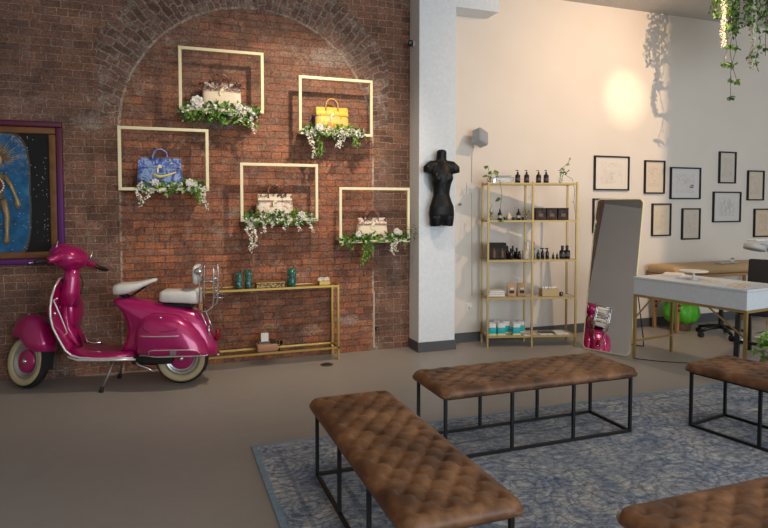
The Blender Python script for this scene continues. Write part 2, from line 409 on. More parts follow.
# ------------------------------------------------------------------ benches
def cushion_mesh(L, W, H, a, b):
    mb = MB(); r = .06
    def axis(n, L):
        out = []; e = 8
        for i in range(e): out.append(r*(1-cos(pi/2*i/e))*1.0)
        k = n
        for i in range(k+1): out.append(r + (L-2*r)*i/k)
        for i in reversed(range(e)): out.append(L - r*(1-cos(pi/2*i/e)))
        return out
    X = axis(int(L/.0105), L); Y = axis(int(W/.0105), W)
    def h(x, y):
        dx = min(x, L-x); dy = min(y, W-y)
        if dx < r and dy < r:
            d = r - math.hypot(r-dx, r-dy)
        else: d = min(dx, dy)
        d = max(d, 0); q = min(d/r, 1)
        e = math.sqrt(max(1-(1-q)**2, 0))
        u = (x-L/2)/a; v = (y-W/2)/b
        f = abs(sin(pi*(u+v)/2)*sin(pi*(u-v)/2))**.42
        fade = min(max((min(dx, dy)-.012)/.06, 0), 1)
        # button dimples
        i = round((u+v)/2); j = round((u-v)/2); bu = i+j; bv = i-j
        dd = ((u-bu)*a)**2 + ((v-bv)*b)**2
        dim = math.exp(-dd/(.019**2))
        t = (.80 + .20*f - .30*dim) * fade + .95*(1-fade)
        wob = .018*sin(x*23+y*11)*sin(y*31+x*7)
        return H*e*(t+wob*.6)
    n, m = len(X), len(Y)
    vs = []
    for x in X:
        for y in Y:
            # round plan corners
            px, py = x, y
            dx = min(x, L-x); dy = min(y, W-y); c = .035
            if dx < c and dy < c:
                k = 1 - (1-dx/c)*(1-dy/c)*.29
                ex = c - dx; ey = c - dy
                px = x + (1 if x < L/2 else -1)*ex*(1-k)*1.0; py = y + (1 if y < W/2 else -1)*ey*(1-k)*1.0
            vs.append((px-L/2, py-W/2, h(x, y) + .006))
    fs = [(i*m+j, (i+1)*m+j, (i+1)*m+j+1, i*m+j+1) for i in range(n-1) for j in range(m-1)]
    mb.add(vs, fs)
    # bottom skirt
    border = [i*m for i in range(n)] + [(n-1)*m+j for j in range(1, m)] + [i*m+m-1 for i in reversed(range(n-1))] + [j for j in reversed(range(1, m-1))]
    o = len(mb.v)
    for k in border:
        p = vs[k]; mb.v.append((p[0]*.992, p[1]*.985, -.012))
    q = len(border)
    for i in range(q):
        j = (i+1) % q; mb.f.append((border[i], border[j], o+j, o+i))
    mb.f.append(tuple(o+i for i in range(q)))
    return mb
LB, WB = 1.40, .425
def bench(loc, rz, label, first=None):
    if first: return dup(first, loc, label, rz)
    b = thing('tufted_bench', loc, label, 'bench', rz, 'tufted leather benches on the rug')
    cushion_mesh(1.465, .495, .047, .0735, .0545).build('seat_cushion', LEATHER, b, True).location = (0, 0, .402)
    s = .018
    f = MB()
    for z in (.381, .009):
        f.b2(-LB/2, LB/2, -WB/2, -WB/2+s, z-s/2, z+s/2); f.b2(-LB/2, LB/2, WB/2-s, WB/2, z-s/2, z+s/2)
        f.b2(-LB/2, -LB/2+s, -WB/2+s, WB/2-s, z-s/2, z+s/2); f.b2(LB/2-s, LB/2, -WB/2+s, WB/2-s, z-s/2, z+s/2)
    f.build('base_frame', BLACKM, b)
    MB().b2(-LB/2+s, LB/2-s, -WB/2+s, WB/2-s, .374, .389).build('seat_board', BLACKF, b)
    for i in range(4):
        for sy in (-1, 1):
            x = -LB/2+s/2 + (LB-s)*i/3
            MB().box((x, sy*(WB/2-s/2), .195), (s, s, .354)).build('leg', BLACKM, b)
    return b
b0 = bench((2.255, 3.425, .012), 0, 'brown tufted leather bench in the middle, standing nearest the gold shelving unit')
bench((1.0, 2.605, .012), R(90), 'brown tufted leather bench at left running away from the viewer', b0)
bench((3.745, 2.52, .012), R(-80), 'brown tufted leather bench at the right edge beside the potted plant and white desk', b0)
bench((2.25, 1.495, .012), 0, 'brown tufted leather bench nearest the viewer, cut off at the bottom right corner', b0)

# ------------------------------------------------------------------ painting
p = thing('framed_painting', (-1.30,6.05,1.655), 'large glittery figure painting in a purple and gold frame on the brick wall', 'painting')
W2, H2 = .465, .625
def rect_frame(mb, x0, x1, z0, z1, w, y0, y1):
    mb.b2(x0, x1, y0, y1, z1-w, z1); mb.b2(x0, x1, y0, y1, z0, z0+w); mb.b2(x0, x0+w, y0, y1, z0+w, z1-w); mb.b2(x1-w, x1, y0, y1, z0+w, z1-w)
    return mb
t = NT('purple red frame'); c = t.co(); x_, y_, z_ = t.xyz(c)
t.base(t.mix(t.ramp(t.m_('ADD', t.m_('MULTIPLY', z_, -.9), .5), [(.25, 0.), (.6, 1.)]), (.11,.010,.04), (.10,.008,.15)), .5); PURP = t.m
rect_frame(MB(), -W2, W2, -H2, H2, .05, -.055, 0).build('outer_frame', PURP, p, bevel=.012, seg=3)
rect_frame(MB(), -W2+.05, W2-.05, -H2+.05, H2-.05, .06, -.04, 0).build('inner_frame', mat('antique gold frame', (.20,.085,.028), .5, .3, .6, 12), p, bevel=.01, seg=3)
t = NT('night blue glitter canvas'); c = t.co(); x_, y_, z_ = t.xyz(c)
vv = t.noise(c, 8, 5, .7); gl = t.n('ShaderNodeTexVoronoi', {'Vector': c, 'Scale': 46.}).outputs[0]
ell = t.m_('ADD', t.m_('POWER', t.m_('DIVIDE', t.m_('ADD', x_, .06), .26), 4.), t.m_('POWER', t.m_('DIVIDE', t.m_('ADD', z_, .02), .53), 4.))
ell = t.m_('ADD', ell, t.m_('MULTIPLY', t.m_('SUBTRACT', vv, .5), .35))
blue = t.ramp(vv, [(.3, (.005,.05,.14)), (.55, (.012,.13,.30)), (.75, (.06,.26,.42))])
col = t.mix(t.m_('LESS_THAN', ell, 1.), (.002,.002,.003), blue)
edge = t.m_('LESS_THAN', t.m_('ABSOLUTE', t.m_('SUBTRACT', ell, 1.05)), .14)
col = t.mix(t.m_('MULTIPLY', edge, .4), col, (.16,.15,.10))
star = t.m_('MULTIPLY', t.m_('LESS_THAN', gl, .16), t.m_('GREATER_THAN', t.noise(c, 11, 2), .52))
col = t.mix(star, col, (.6,.58,.5))
col = t.mix(t.m_('MULTIPLY', t.m_('MULTIPLY', t.m_('LESS_THAN', ell, 1.), t.ramp(z_, [(.12, 0.), (.4, .9)])), t.ramp(t.noise(c, 22, 5, .8), [(.48, 0.), (.62, .9)])), col, (.42,.33,.30))
t.bump(vv, .5, .005); t.base(col, .75)
MB().b2(-W2+.108, W2-.108, -.026, -.004, -H2+.108, H2-.108).build('canvas', t.m, p)
BEAD = mat('gold beadwork', (.35,.25,.13), .45, .4, .6, 60, .6)
fg = MB(); fy = -.03; fx = -.05   # beaded figure in relief
fg.tube([(fx,fy,.17),(fx-.01,fy,.05),(fx,fy,-.06)], [.055,.075,.05], 10)
for sx in (-1, 1):
    fg.tube([(fx+sx*.05,fy,-.06),(fx+sx*.075,fy,-.2),(fx+sx*.07,fy,-.34),(fx+sx*.065,fy,-.42),(fx+sx*.06,fy,-.445)], [.03,.024,.017,.026,.01], 8)
    fg.tube([(fx+sx*.06,fy,.15),(fx+sx*.11,fy,.06),(fx+sx*.145,fy,-.04),(fx+sx*.16,fy,-.1),(fx+sx*.16,fy,-.14)], [.022,.018,.013,.028,.01], 8)
fg.ball((fx,fy,.28),(.055,.02,.07))
for i in range(26):
    a = pi*i/25; fg.cyl((fx+cos(a)*.05,fy,.27+sin(a)*.06),(fx+cos(a)*(.13+.03*(i%3)),fy+.004,.27+sin(a)*(.15+.03*(i%3))),.007,.004,6)
fg.build('beaded_figure', BEAD, p, True)
md = MB(); md.lathe([(.055,0),(.055,.012),(.03,.02),(.001,.022)], M=Matrix.Translation((fx,fy-.04,.06)) @ Matrix.Rotation(pi/2,4,'X')); md.build('medallion', mat('dark red enamel', (.14,.02,.02), .4), p, True)
md = MB()
for q in circ((fx,fy-.052,.06), .066, 20, 'y', close=True): md.ball(q, .0085, 6, 4)
md.build('bead_ring', PETAL, p, True)

# ------------------------------------------------------------------ foliage helpers
def leaf(mb, p, d, L, w, roll=0.):
    d = Vector(d).normalized(); up = Vector((0,0,1)) if abs(d.z) < .95 else Vector((0,1,0))
    sx = d.cross(up).normalized(); n = sx.cross(d)
    sx, n = sx*cos(roll)+n*sin(roll), n*cos(roll)-sx*sin(roll)
    p = Vector(p)
    a = p; b = p + d*L*.35 + sx*w*.5 + n*w*.12; c = p + d*L*.35 - sx*w*.5 + n*w*.12; m = p + d*L*.4
    e = p + d*L*.72 + sx*w*.36 - n*w*.05; g = p + d*L*.72 - sx*w*.36 - n*w*.05; tp = p + d*L - n*L*.18
    k = len(mb.v); mb.v += [tuple(q) for q in (a, b, c, m, e, g, tp)]
    mb.f += [(k, k+1, k+3), (k, k+3, k+2), (k+1, k+4, k+6, k+3), (k+2, k+3, k+6, k+5)]
def rdir(zb=0.): 
    while True:
        v = Vector((rnd.uniform(-1,1), rnd.uniform(-1,1), rnd.uniform(-1,1)+zb))
        if .1 < v.length: return v.normalized()
def blossom(mb, p, r):
    for k in range(4): leaf(mb, p, rdir(), r*1.3, r, rnd.uniform(0, 3))
def rose(c, r, parent, m=None):
    r *= .76; mb = MB(); c = Vector(c)
    mb.ball(c, r*.55, 10, 6)
    for ring, (n, rr, tilt) in enumerate([(4, .55, 1.25), (5, .75, .85), (7, .95, .35), (8, 1.0, -.1)]):
        for k in range(n):
            a = 2*pi*k/n + ring*.5
            o = Vector((cos(a), 0, sin(a))); f = Vector((0,-1,0))
            d = (o*cos(tilt) + f*sin(tilt)).normalized(); s = Vector((-sin(a), 0, cos(a)))
            b0 = c + o*r*.1*ring; tip = b0 + d*r*rr
            q = b0 + d*r*rr*.6
            k0 = len(mb.v)
            mb.v += [tuple(x) for x in (b0+s*r*.12, b0-s*r*.12, q-s*r*.38+f*r*.1, tip-s*r*.22, tip+f*r*.08, tip+s*r*.22, q+s*r*.38+f*r*.1)]
            mb.f.append((k0, k0+1, k0+2, k0+6)); mb.f.append((k0+6, k0+2, k0+3, k0+4)); mb.f.append((k0+6, k0+4, k0+5))
    return mb.build('rose', m or ROSE, parent, True)
def garland(loc, w, label, roses, trails, seed, dense=1., flowers=30, hang=.05):
    rnd.seed(seed)
    g = thing('flower_garland', loc, label, 'flower garland', 0, 'flower garlands on the wall display shelves')
    lf, ld, st, bl = MB(), MB(), MB(), MB()
    pts = [(-w/2 + w*i/12, -.085+.01*sin(i), .012+.006*sin(i*1.7)) for i in range(13)]
    st.tube(pts, .005, 6)
    for i in range(int(230*dense)):
        x = rnd.uniform(-w/2, w/2); e = 1-abs(x/(w/2))**3
        pz = rnd.uniform(.0, .035+.035*e); py = rnd.uniform(-.13, -.05)
        if rnd.random() < .35: pz = rnd.uniform(-hang, .01); py = rnd.uniform(-.14, -.115)
        leaf(lf if rnd.random() < .6 else ld, (x, py, pz), rdir(.15), rnd.uniform(.04, .068), rnd.uniform(.020, .034), rnd.uniform(0, 3))
    for i in range(flowers):
        x = rnd.uniform(-w/2, w/2); blossom(bl, (x, rnd.uniform(-.155, -.11), rnd.uniform(-.03, .05)), rnd.uniform(.014, .024))
    for (x, L, kind) in trails:
        n = max(int(L/.012), 6); q = []
        for i in range(n+1):
            f = i/n; q.append((x + .02*sin(f*5+x*9), -.125-.012*f, .01 - L*f))
        st.tube(q, .0025, 5)
        for i, a in enumerate(q):
            if kind == 'w':
                for _ in range(2): blossom(bl, (a[0]+rnd.uniform(-.018,.018), a[1]-rnd.uniform(0,.015), a[2]+rnd.uniform(-.01,.01)), rnd.uniform(.013, .022)*(1-.4*i/n))
            else:
                for _ in range(3): leaf(lf, (a[0]+rnd.uniform(-.02,.02), a[1], a[2]), rdir(-.5), rnd.uniform(.03,.05), .02, rnd.uniform(0,3))
    st.build('stem', STEM, g, True); lf.build('light_leaves', LEAF, g); ld.build('dark_leaves', LEAFD, g); bl.build('blossoms', PETAL, g)
    for (x, z, r) in roses: rose((x, -.145, z), r, g)
    return g

# ------------------------------------------------------------------ wall display shelves
def arch_handle(mb, x, y, z, w, h, r=.006):
    q = [(x-w/2, y, z)] + [(x - w/2*cos(a), y, z + h*.45 + h*.55*sin(a)) for a in [pi*i/12 for i in range(13)]] + [(x+w/2, y, z)]
    return mb.tube(q, r, 8)
def handbag(loc, w, h, hh, mats, label, rz=0, hcol2=None, scarf=None):
    body, flap, hand, metal = mats; w *= 1.06; h *= 1.14
    b = thing('handbag', loc, label, 'handbag', rz)
    d = .15; rings = []
    for z, kx, ky in [(0,.97,1),(.012,1,1.03),(h*.35,.985,.92),(h*.7,.955,.62),(h*.92,.93,.36),(h,.92,.28)]:
        X = w/2*kx; Y = d/2*ky; ring = []
        for k in range(24):
            a = 2*pi*k/24; cx = math.copysign(abs(cos(a))**.35, cos(a)); sy = math.copysign(abs(sin(a))**.45, sin(a))
            ring.append((X*cx, Y*sy, z))
        rings.append(ring)
    MB().loft(rings).build('body', body, b, True)
    fl = MB(); n = 12
    for k in range(3):   # three tongues of the flap folded over the front
        x0, x1 = [(-.45, -.2), (-.15, .15), (.2, .45)][k]
        r0 = []; 
        for (yy, zz) in [(.012, h+.004), (-d*.18, h+.002), (-d*.21, h*.88), (-d*.3, h*.74), (-d*.34, h*.68)]:
            r0.append([(w*x0, yy, zz), (w*x1, yy, zz)])
        o0 = len(fl.v)
        for a in r0: fl.v += a
        for i in range(4): fl.f.append((o0+2*i, o0+2*i+1, o0+2*i+3, o0+2*i+2))
    fl.build('flap', flap, b, solid=.006)
    MB().b2(-w*.47, w*.47, -d*.36, -d*.33, h*.70, h*.76).build('belt', hand, b, bevel=.002)
    MB().box((0,-d*.375,h*.73),(.03,.008,.03)).build('clasp', metal, b, bevel=.003)
    m = MB(); arch_handle(m, 0, -.028, h*.86, .125, hh); m.build('handle', hand, b, True)
    m = MB(); arch_handle(m, .006, .03, h*.86, .125, hh*1.05); m.build('handle', hcol2 or hand, b, True)
    m = MB(); m.box((-.018,-d*.42,h*.6),(.016,.01,.04)); m.cyl((-.018,-d*.40,h*.76),(-.018,-d*.40,h*.62),.0025,.0025,6); m.build('charm', metal, b)
    for sx in (-1, 1):
        MB().box((sx*w*.44, -d*.16, h*.86),(.02,.03,.05)).build('side_strap', hand, b, bevel=.003)
    return b
FLORAL = [(.0,(.45,.16,.13)),(.38,(.70,.55,.42)),(.48,(.80,.72,.60)),(.60,(.42,.20,.12)),(.66,(.78,.66,.55))]
bagC = lambda i: print_bag('cream floral leather', FLORAL, 13, i*3.1)
PLAINC = mat('cream leather', (.78,.66,.50), .5)
DKBR = print_bag('brown floral leather', [(.0,(.14,.05,.035)),(.45,(.30,.14,.10)),(.6,(.55,.38,.30))], 40, 2.)
BLUEB = print_bag('blue painted leather', [(.0,(.03,.05,.22)),(.40,(.08,.14,.45)),(.50,(.26,.36,.62)),(.60,(.02,.12,.14)),(.68,(.05,.10,.40))], 12, 5.)
BLUEH = print_bag('blue white handle', [(.0,(.05,.08,.35)),(.5,(.35,.42,.65))], 60, 1.)
YELB = print_bag('yellow painted leather', [(.0,(.50,.22,.02)),(.42,(.80,.52,.04)),(.53,(.58,.42,.16)),(.60,(.70,.55,.30))], 14, 4.)
YELF = print_bag('bright yellow leather', [(.0,(.80,.50,.02)),(.6,(.70,.28,.02))], 30, 2.)
NAVY = mat('blue leather', (.03,.05,.35), .4)
FR = [  # x0, x1, z0, z1 of each frame
    ('blue painted handbag', -.378, .398, 1.680, 2.252),
    ('brown and cream handbag in the topmost frame', .142, .912, 2.422, 2.997),
    ('yellow handbag', 1.250, 2.010, 2.242, 2.812),
    ('cream handbag in the centre', .682, 1.438, 1.392, 1.952),
    ('cream floral handbag at the column', 1.654, 2.420, 1.163, 1.730)]
for i, (w, x0, x1, z0, z1) in enumerate(FR):
    cx = (x0+x1)/2
    lab = ['gold rectangle display shelf holding the blue handbag, leftmost of five', 'gold rectangle display shelf mounted highest on the brick wall',
           'gold rectangle display shelf holding the yellow handbag', 'gold rectangle display shelf directly above the middle of the console table',
           'gold rectangle display shelf nearest the white column'][i]
    f = thing('display_shelf', (cx, WY, z0), lab, 'display shelf', 0, 'gold frame display shelves on the brick wall')
    W = (x1-x0)/2; H = z1-z0; s = .028
    m = MB(); rect_frame(m, -W, W, 0, H, s, -.195, -.165); m.build('frame', GOLDP, f, bevel=.002)
    MB().b2(-W+.02, W-.02, -.165, 0, .002, .024).build('board', DARKW, f, bevel=.002)
handbag((-.03, 5.955, 1.706), .375, .235, .125, (BLUEB, BLUEB, BLUEH, GOLDP), 'small blue, white and yellow painted handbag in the leftmost gold frame')
o = [k for k in COL.objects if k.name.startswith('handbag')][-1]
m = MB(); m.lathe([(.026,0),(.026,.004),(.001,.005)], M=Matrix.Translation((.105,-.035,.205)) @ Matrix.Rotation(pi/2,4,'X')); m.tube([(-.06,-.062,.12),(.0,-.068,.10),(.06,-.066,.115),(.14,-.06,.145)], [.012,.014,.01,.006], 8); m.build('painted_patch', mat('yellow paint', (.78,.66,.22), .5), o, True)
handbag((.53, 5.955, 2.448), .345, .215, .12, (PLAINC, bagC(1), DKBR, GOLDP), 'cream handbag with brown floral trim and handles in the highest gold frame')
handbag((1.60, 5.955, 2.268), .335, .225, .125, (YELB, YELF, YELF, GOLDP), 'yellow painted handbag with a blue rear handle in its gold frame', 0, NAVY)
o = [k for k in COL.objects if k.name.startswith('handbag')][-1]
MB().b2(-.175, -.160, -.03, .05, .02, .18).build('side_panel', NAVY, o, bevel=.006)
handbag((1.02, 5.955, 1.418), .345, .205, .13, (bagC(3), PLAINC, DKBR, GOLDP), 'cream and pink handbag with dark twiggy handles in the frame above the console')
handbag((2.03, 5.955, 1.189), .315, .195, .12, (PLAINC, bagC(4), DKBR, GOLDP), 'cream floral handbag in the frame nearest the white column')
# dark flower sprigs tied to the bags' handles
def sprig(loc, w, h, n, label, seed):
    rnd.seed(seed); a = MB(); a.ball((0,0,0), .012, 8, 6)
    for i in range(n):
        x = rnd.uniform(-w/2, w/2); z = rnd.uniform(.3, 1)*h*(1-.6*abs(x)/(w/2))
        a.tube([(0, 0, 0), (x*.8, -.01, z*.6), (x, -.015, z)], .002, 5)
        for _ in range(3): leaf(a, (x, -.015, z), rdir(), rnd.uniform(.018, .034), .016, rnd.uniform(0, 3))
    tag(a.build('flower_sprig', mat('dark dried petals', (.12,.045,.035), .7, 0, .5), loc=loc), label, 'flower sprig')
sprig((.52, 5.91, 2.62), .42, .16, 26, 'dark dried flowers spread behind the cream handbag in the highest frame', 3)
sprig((1.0, 5.93, 1.60), .28, .17, 16, 'dark dried twig sprig over the cream and pink handbag', 4)
sprig((2.02, 5.93, 1.36), .30, .13, 12, 'dark dried flower sprig over the cream floral handbag by the column', 5)
garland((.06, 5.98, 1.704), .56, 'flower garland with white roses in front of the blue handbag',
        [(-.13,.045,.038),(.165,.05,.04),(.215,.035,.025)], [(-.27,.17,'w'),(-.22,.10,'w'),(-.0,.06,'l'),(.245,.12,'l'),(.30,.20,'w')], 11, .9, 40, .02)
garland((.50, 5.98, 2.42), .70, 'lush flower garland with a large pink white dahlia in the topmost frame',
        [(-.20,.075,.062),(.175,.05,.038),(.27,.03,.028)], [(.30,.20,'w'),(.2,.10,'w'),(-.05,.10,'l'),(-.28,.08,'l')], 12, 2.3, 50, .11)
garland((1.60, 5.98, 2.265), .66, 'flower garland with trailing white wisteria below the yellow handbag',
        [(-.15,.05,.042)], [(-.23,.26,'w'),(-.15,.24,'l'),(.05,.16,'w'),(.09,.14,'w'),(.24,.12,'l')], 13, 1.1, 90, .04)
garland((1.04, 5.98, 1.415), .68, 'flower garland trailing a long white strand at left in the centre frame',
        [(.225,.035,.042)], [(-.28,.32,'w'),(-.24,.28,'w'),(-.15,.14,'w'),(-.05,.08,'w'),(.08,.12,'w'),(.20,.13,'w'),(.32,.14,'w')], 14, 1.4, 30, .05)
gg = garland((2.03, 5.98, 1.188), .72, 'leafy flower garland reaching towards the white column from the lowest frame',
        [(-.18,.065,.035),(.235,.09,.036),(.27,.075,.028)], [(.20,.16,'w'),(.23,.13,'w'),(-.12,.24,'l'),(-.06,.18,'l'),(-.27,.08,'l')], 15, 1.5, 6, .02)
rnd.seed(2); m = MB(); mm = MB(); m.tube([(.27,-.13,.06),(.34,-.15,.11),(.42,-.16,.10),(.47,-.17,.05)], .003, 6)
for i in range(16): leaf(mm, (.30+.01*i, -.15, .08+.05*sin(i)), rdir(), .05, .015, 0)
m.build('curling_twig', STEM, gg); mm.build('twig_leaves', LEAFD, gg)

# ------------------------------------------------------------------ console table
c = thing('console_table', (.30, 5.78, 0), 'long narrow gold metal console table against the brick wall behind the scooter', 'console table')
W, D, H, s = 1.33, .25, .755, .02
for x in (0, W-s):
    for y in (0, D-s): MB().b2(x, x+s, y, y+s, 0, H-s).build('leg', BRASS, c)
m = MB()
for z in (H-s, .115):
    m.b2(0, W, 0, s, z, z+s); m.b2(0, W, D-s, D, z, z+s); m.b2(0, s, s, D-s, z, z+s); m.b2(W-s, W, s, D-s, z, z+s)
m.build('rails', BRASS, c)
MB().b2(s, W-s, s, D-s, H-.012, H-.004).build('table_top', mat('mirrored table top', (.35,.33,.30), .12, .9), c)
MB().b2(s, W-s, s, D-s, .12, .126).build('lower_shelf', GLASSC, c)
TG = NT('teal glass'); q = TG.co(); TG.base(TG.ramp(TG.noise(q, 40, 3), [(.35,(.01,.045,.04)),(.6,(.04,.16,.13)),(.75,(.28,.42,.36))]), .12)
def candle(loc, w, h, lab):
    o = thing('candle_holder', loc, lab, 'candle holder', 0, 'teal glass candle holders on the console table')
    m = MB(); r = w/2
    m.lathe([(r*.96,0),(r,.006),(r,h),(r*.86,h),(r*.86,h*.5),(.001,h*.5)], n=20); m.build('vessel', TG.m, o, True)
    MB().lathe([(r*.8,h*.5),(r*.8,h*.8),(.001,h*.8)], n=16).build('candle', CREAM, o); return o
candle((.665, 5.90, .751), .062, .145, 'short teal glass candle holder, the left one of the pair')
candle((.755, 5.90, .751), .066, .172, 'tall teal glass candle holder, the right one of the pair beside the gold box')
candle((1.175, 5.90, .751), .088, .172, 'wide teal glass candle holder standing alone right of the gold box')
o = thing('decorative_box', (.96, 5.90, .751), 'flat gold filigree box between the teal candle holders', 'box')
t = NT('filigree gold'); t.base(t.ramp(t.n('ShaderNodeTexVoronoi', {'Vector': t.co(), 'Scale': 60.}).outputs[0], [(.3,(.50,.34,.14)),(.6,(.10,.06,.03))]), .4, .4)
MB().box((0,0,.022),(.27,.12,.044)).build('body', t.m, o, bevel=.003); MB().box((0,0,.048),(.28,.13,.008)).build('lid', BRASS, o, bevel=.002)
o = thing('cream_rose_box', (1.50, 5.90, .751), 'small gold box of cream flowers at the right end of the console', 'flower box')
MB().box((0,0,.02),(.11,.09,.04)).build('box', BRASS, o, bevel=.003)
for k in range(4): rose((-.04+.027*k, -.01+.02*(k%2), .05), .024, o)
o = thing('card_display', (.925, 5.90, .126), 'tan pouch with an upright white card on the console lower shelf', 'display')
MB().box((0,0,.035),(.20,.14,.07)).build('pouch', mat('tan leather pouch', (.42,.22,.13), .6), o, bevel=.014, seg=3)
MB().box((-.02,-.01,.135),(.072,.006,.085)).build('card', PAPER, o); MB().box((-.02,.01,.082),(.12,.05,.024)).build('card_stand', DKGREY, o, bevel=.003)
MB().box((.06,.0,.085),(.05,.06,.03)).build('black_case', BLACKP, o, bevel=.004)
o = thing('glass_goblet', (1.045, 5.87, .126), 'small clear glass dish standing right of the tan pouch', 'glass')
MB().lathe([(.03,0),(.03,.003),(.005,.008),(.005,.04),(.03,.055),(.034,.09),(.031,.09),(.027,.057),(.001,.045)], n=20).build('bowl', GLASSC, o, True)
MB().lathe([(.025,.06),(.02,.072),(.001,.075)], n=14).build('contents', CREAM, o)

# ------------------------------------------------------------------ scooter
sc = thing('motor_scooter', (.10, 5.50, 0), 'shiny magenta vintage scooter with white seats parked against the brick wall', 'scooter', R(166))
AX0 = Vector((1.225,0,.225)); AXD = (Vector((.895,0,1.06))-AX0).normalized()
TURN = Matrix.Translation(AX0) @ Matrix.Rotation(R(-30), 4, AXD) @ Matrix.Translation(-AX0)
def T(mb):
    mb.v = [tuple(TURN @ Vector(p)) for p in mb.v]; return mb
def wheel(cx, cz, turn):
    parts = []
    def yt(mb): 
        return T(mb) if turn else mb
    m = MB(); rings = []
    for i in range(40):
        a = 2*pi*i/40; rr = []
        for j in range(12):
            b = 2*pi*j/12; q = .182 + .043*cos(b)
            rr.append((cx+cos(a)*q, .048*sin(b), cz+sin(a)*q))
        rings.append(rr)
    m.loft(rings, closed=True); parts.append(('tire', yt(m), RUBBER))
    for sy in (1,):
        m = MB(); rings = []
        for i in range(40):
            a = 2*pi*i/40
            rings.append([(cx+cos(a)*q, y, cz+sin(a)*q) for q, y in [(.143,.038),(.165,.050),(.188,.0505),(.203,.046),(.188,.04),(.15,.03)]])
        m.loft(rings, closed=True); parts.append(('whitewall', yt(m), CREAMW))
    M = Matrix.Translation((cx,0,cz)) @ Matrix.Rotation(-pi/2,4,'X')
    parts.append(('rim', yt(MB().lathe([(.145,-.035),(.147,.036),(.128,.040),(.118,.022),(.10,.018),(.001,.018)], n=32, M=M)), mat('grey wheel rim', (.50,.50,.50), .3, .8)))
    parts.append(('hub', yt(MB().lathe([(.098,.015),(.098,.028),(.085,.036),(.05,.038),(.001,.038)], n=28, M=M)), PINK))
    parts.append(('hub_cap', yt(MB().lathe([(.024,.03),(.022,.05),(.012,.058),(.001,.060)], n=16, M=M)), CHROME))
    w = None
    for k, (n, mb, mt) in enumerate(parts):
        if k == 0: w = mb.build('wheel', mt, sc, True)
        else: mb.build(n, mt, w, True)
wheel(1.235, .226, True); wheel(-.03, .226, False)
# fork + fender
fd = [(1.40,.43),(1.405,.50),(1.36,.57),(1.28,.615),(1.19,.625),(1.10,.58),(1.04,.50),(1.00,.40),(.995,.315),(1.06,.305),(1.14,.31),(1.20,.34),(1.26,.40),(1.33,.435)]
f = T(MB().inflate(fd, .108, 3.2, k=12, cen=(1.19,.42))).build('front_fender', PINK, sc, True)
T(MB().tube([(1.385,0,.52),(1.40,0,.56),(1.36,0,.585),(1.28,0,.628)], [.006,.016,.01,.004], 8)).build('fender_crest', CHROME, f, True)
T(MB().tube([(1.235,-.055,.226),(1.18,-.06,.34),(1.10,-.04,.52),(1.0,0,.78),(.955,0,.90)], [.018,.02,.024,.03,.03], 10)).build('fork', DKGREY, sc, True)
T(MB().tube([(1.235,.0,.226),(1.17,-.035,.29),(1.12,-.04,.33)],[.03,.035,.03],10)).build('suspension_arm', GREY, sc, True)
# leg shield and floorboard as one bent sheet
path = [(.945,.935,.11),(.955,.88,.175),(.962,.80,.225),(.965,.72,.245),(.963,.64,.25),(.950,.56,.245),(.925,.49,.235),(.895,.42,.225),(.865,.36,.215),(.82,.315,.205),(.75,.292,.20),(.60,.282,.20),(.45,.280,.20),(.32,.280,.20)]
n = 14; m = MB(); grid = []
for k, (s_, z, w) in enumerate(path):
    curve = .018*max(0, 1-max(0, (k-7))/4)
    grid.append([(s_ - curve*abs(j/n*2-1)**2.2, w*(j/n*2-1), z) for j in range(n+1)])
m.add([p for r in grid for p in r], [(i*(n+1)+j, i*(n+1)+j+1, (i+1)*(n+1)+j+1, (i+1)*(n+1)+j) for i in range(len(path)-1) for j in range(n)])
ls = m.build('leg_shield', PINK, sc, True, solid=.012, sub=1)
edge = [r[-1] for r in grid]; edge2 = [r[0] for r in grid]; top = grid[0]
rim = list(top) + edge[1:]
MB().tube([(p[0], p[1], p[2]) for p in rim], .0095, 8).build('chrome_edging', ALU, ls, True)
# floor lip + runners
m = MB(); m.inflate([(.86,.345),(.88,.37),(.80,.335),(.70,.318),(.5,.315),(.35,.32),(.32,.29),(.34,.258),(.55,.252),(.75,.262),(.83,.30)], .205, 8, k=8, cen=(.58,.285)); m.build('floorboard', PINK, sc, True)
for sy in (-1, 1): MB().tube([(.84,sy*.207,.305),(.76,sy*.208,.275),(.55,sy*.208,.268),(.30,sy*.208,.268)], .009, 8).build('floor_trim', ALU, sc, True)
MB().inflate([(.90,.92),(.935,.90),(.955,.70),(.945,.50),(.90,.40),(.80,.33),(.86,.42),(.885,.55),(.89,.7),(.88,.82)], .05, 3, k=6, cen=(.91,.65)).build('steering_spine', PINK, sc, True)
MB().tube([(.90,0,.70),(.885,0,.82),(.872,0,.93),(.868,0,1.02)], [.085,.075,.062,.055], 14).build('steering_column', PINK, sc, True)
MB().inflate([(.955,.82),(.88,.80),(.845,.70),(.84,.58),(.87,.48),(.94,.45)], .13, 2.6, y0=-.10, k=10).build('inner_fairing', PINK, sc, True)
MB().inflate([(.95,.80),(1.00,.77),(1.05,.72),(1.075,.66),(1.06,.60),(1.00,.57),(.95,.55)], .07, 2.4, k=8).build('horn_cover', PINK, sc, True)
# emblem on the shield edge and small side hook
MB().lathe([(.017,0),(.017,.006),(.001,.008)], M=Matrix.Translation((.93,.215,.665)) @ Matrix.Rotation(-pi/2,4,'X'), n=14).build('round_badge', CHROME, sc, True)
MB().tube([(.90,.21,.79),(.93,.22,.775),(.895,.20,.66),(.86,.19,.55),(.845,.185,.50),(.875,.19,.47)],.007,6).build('shield_trim', ALU, sc, True)
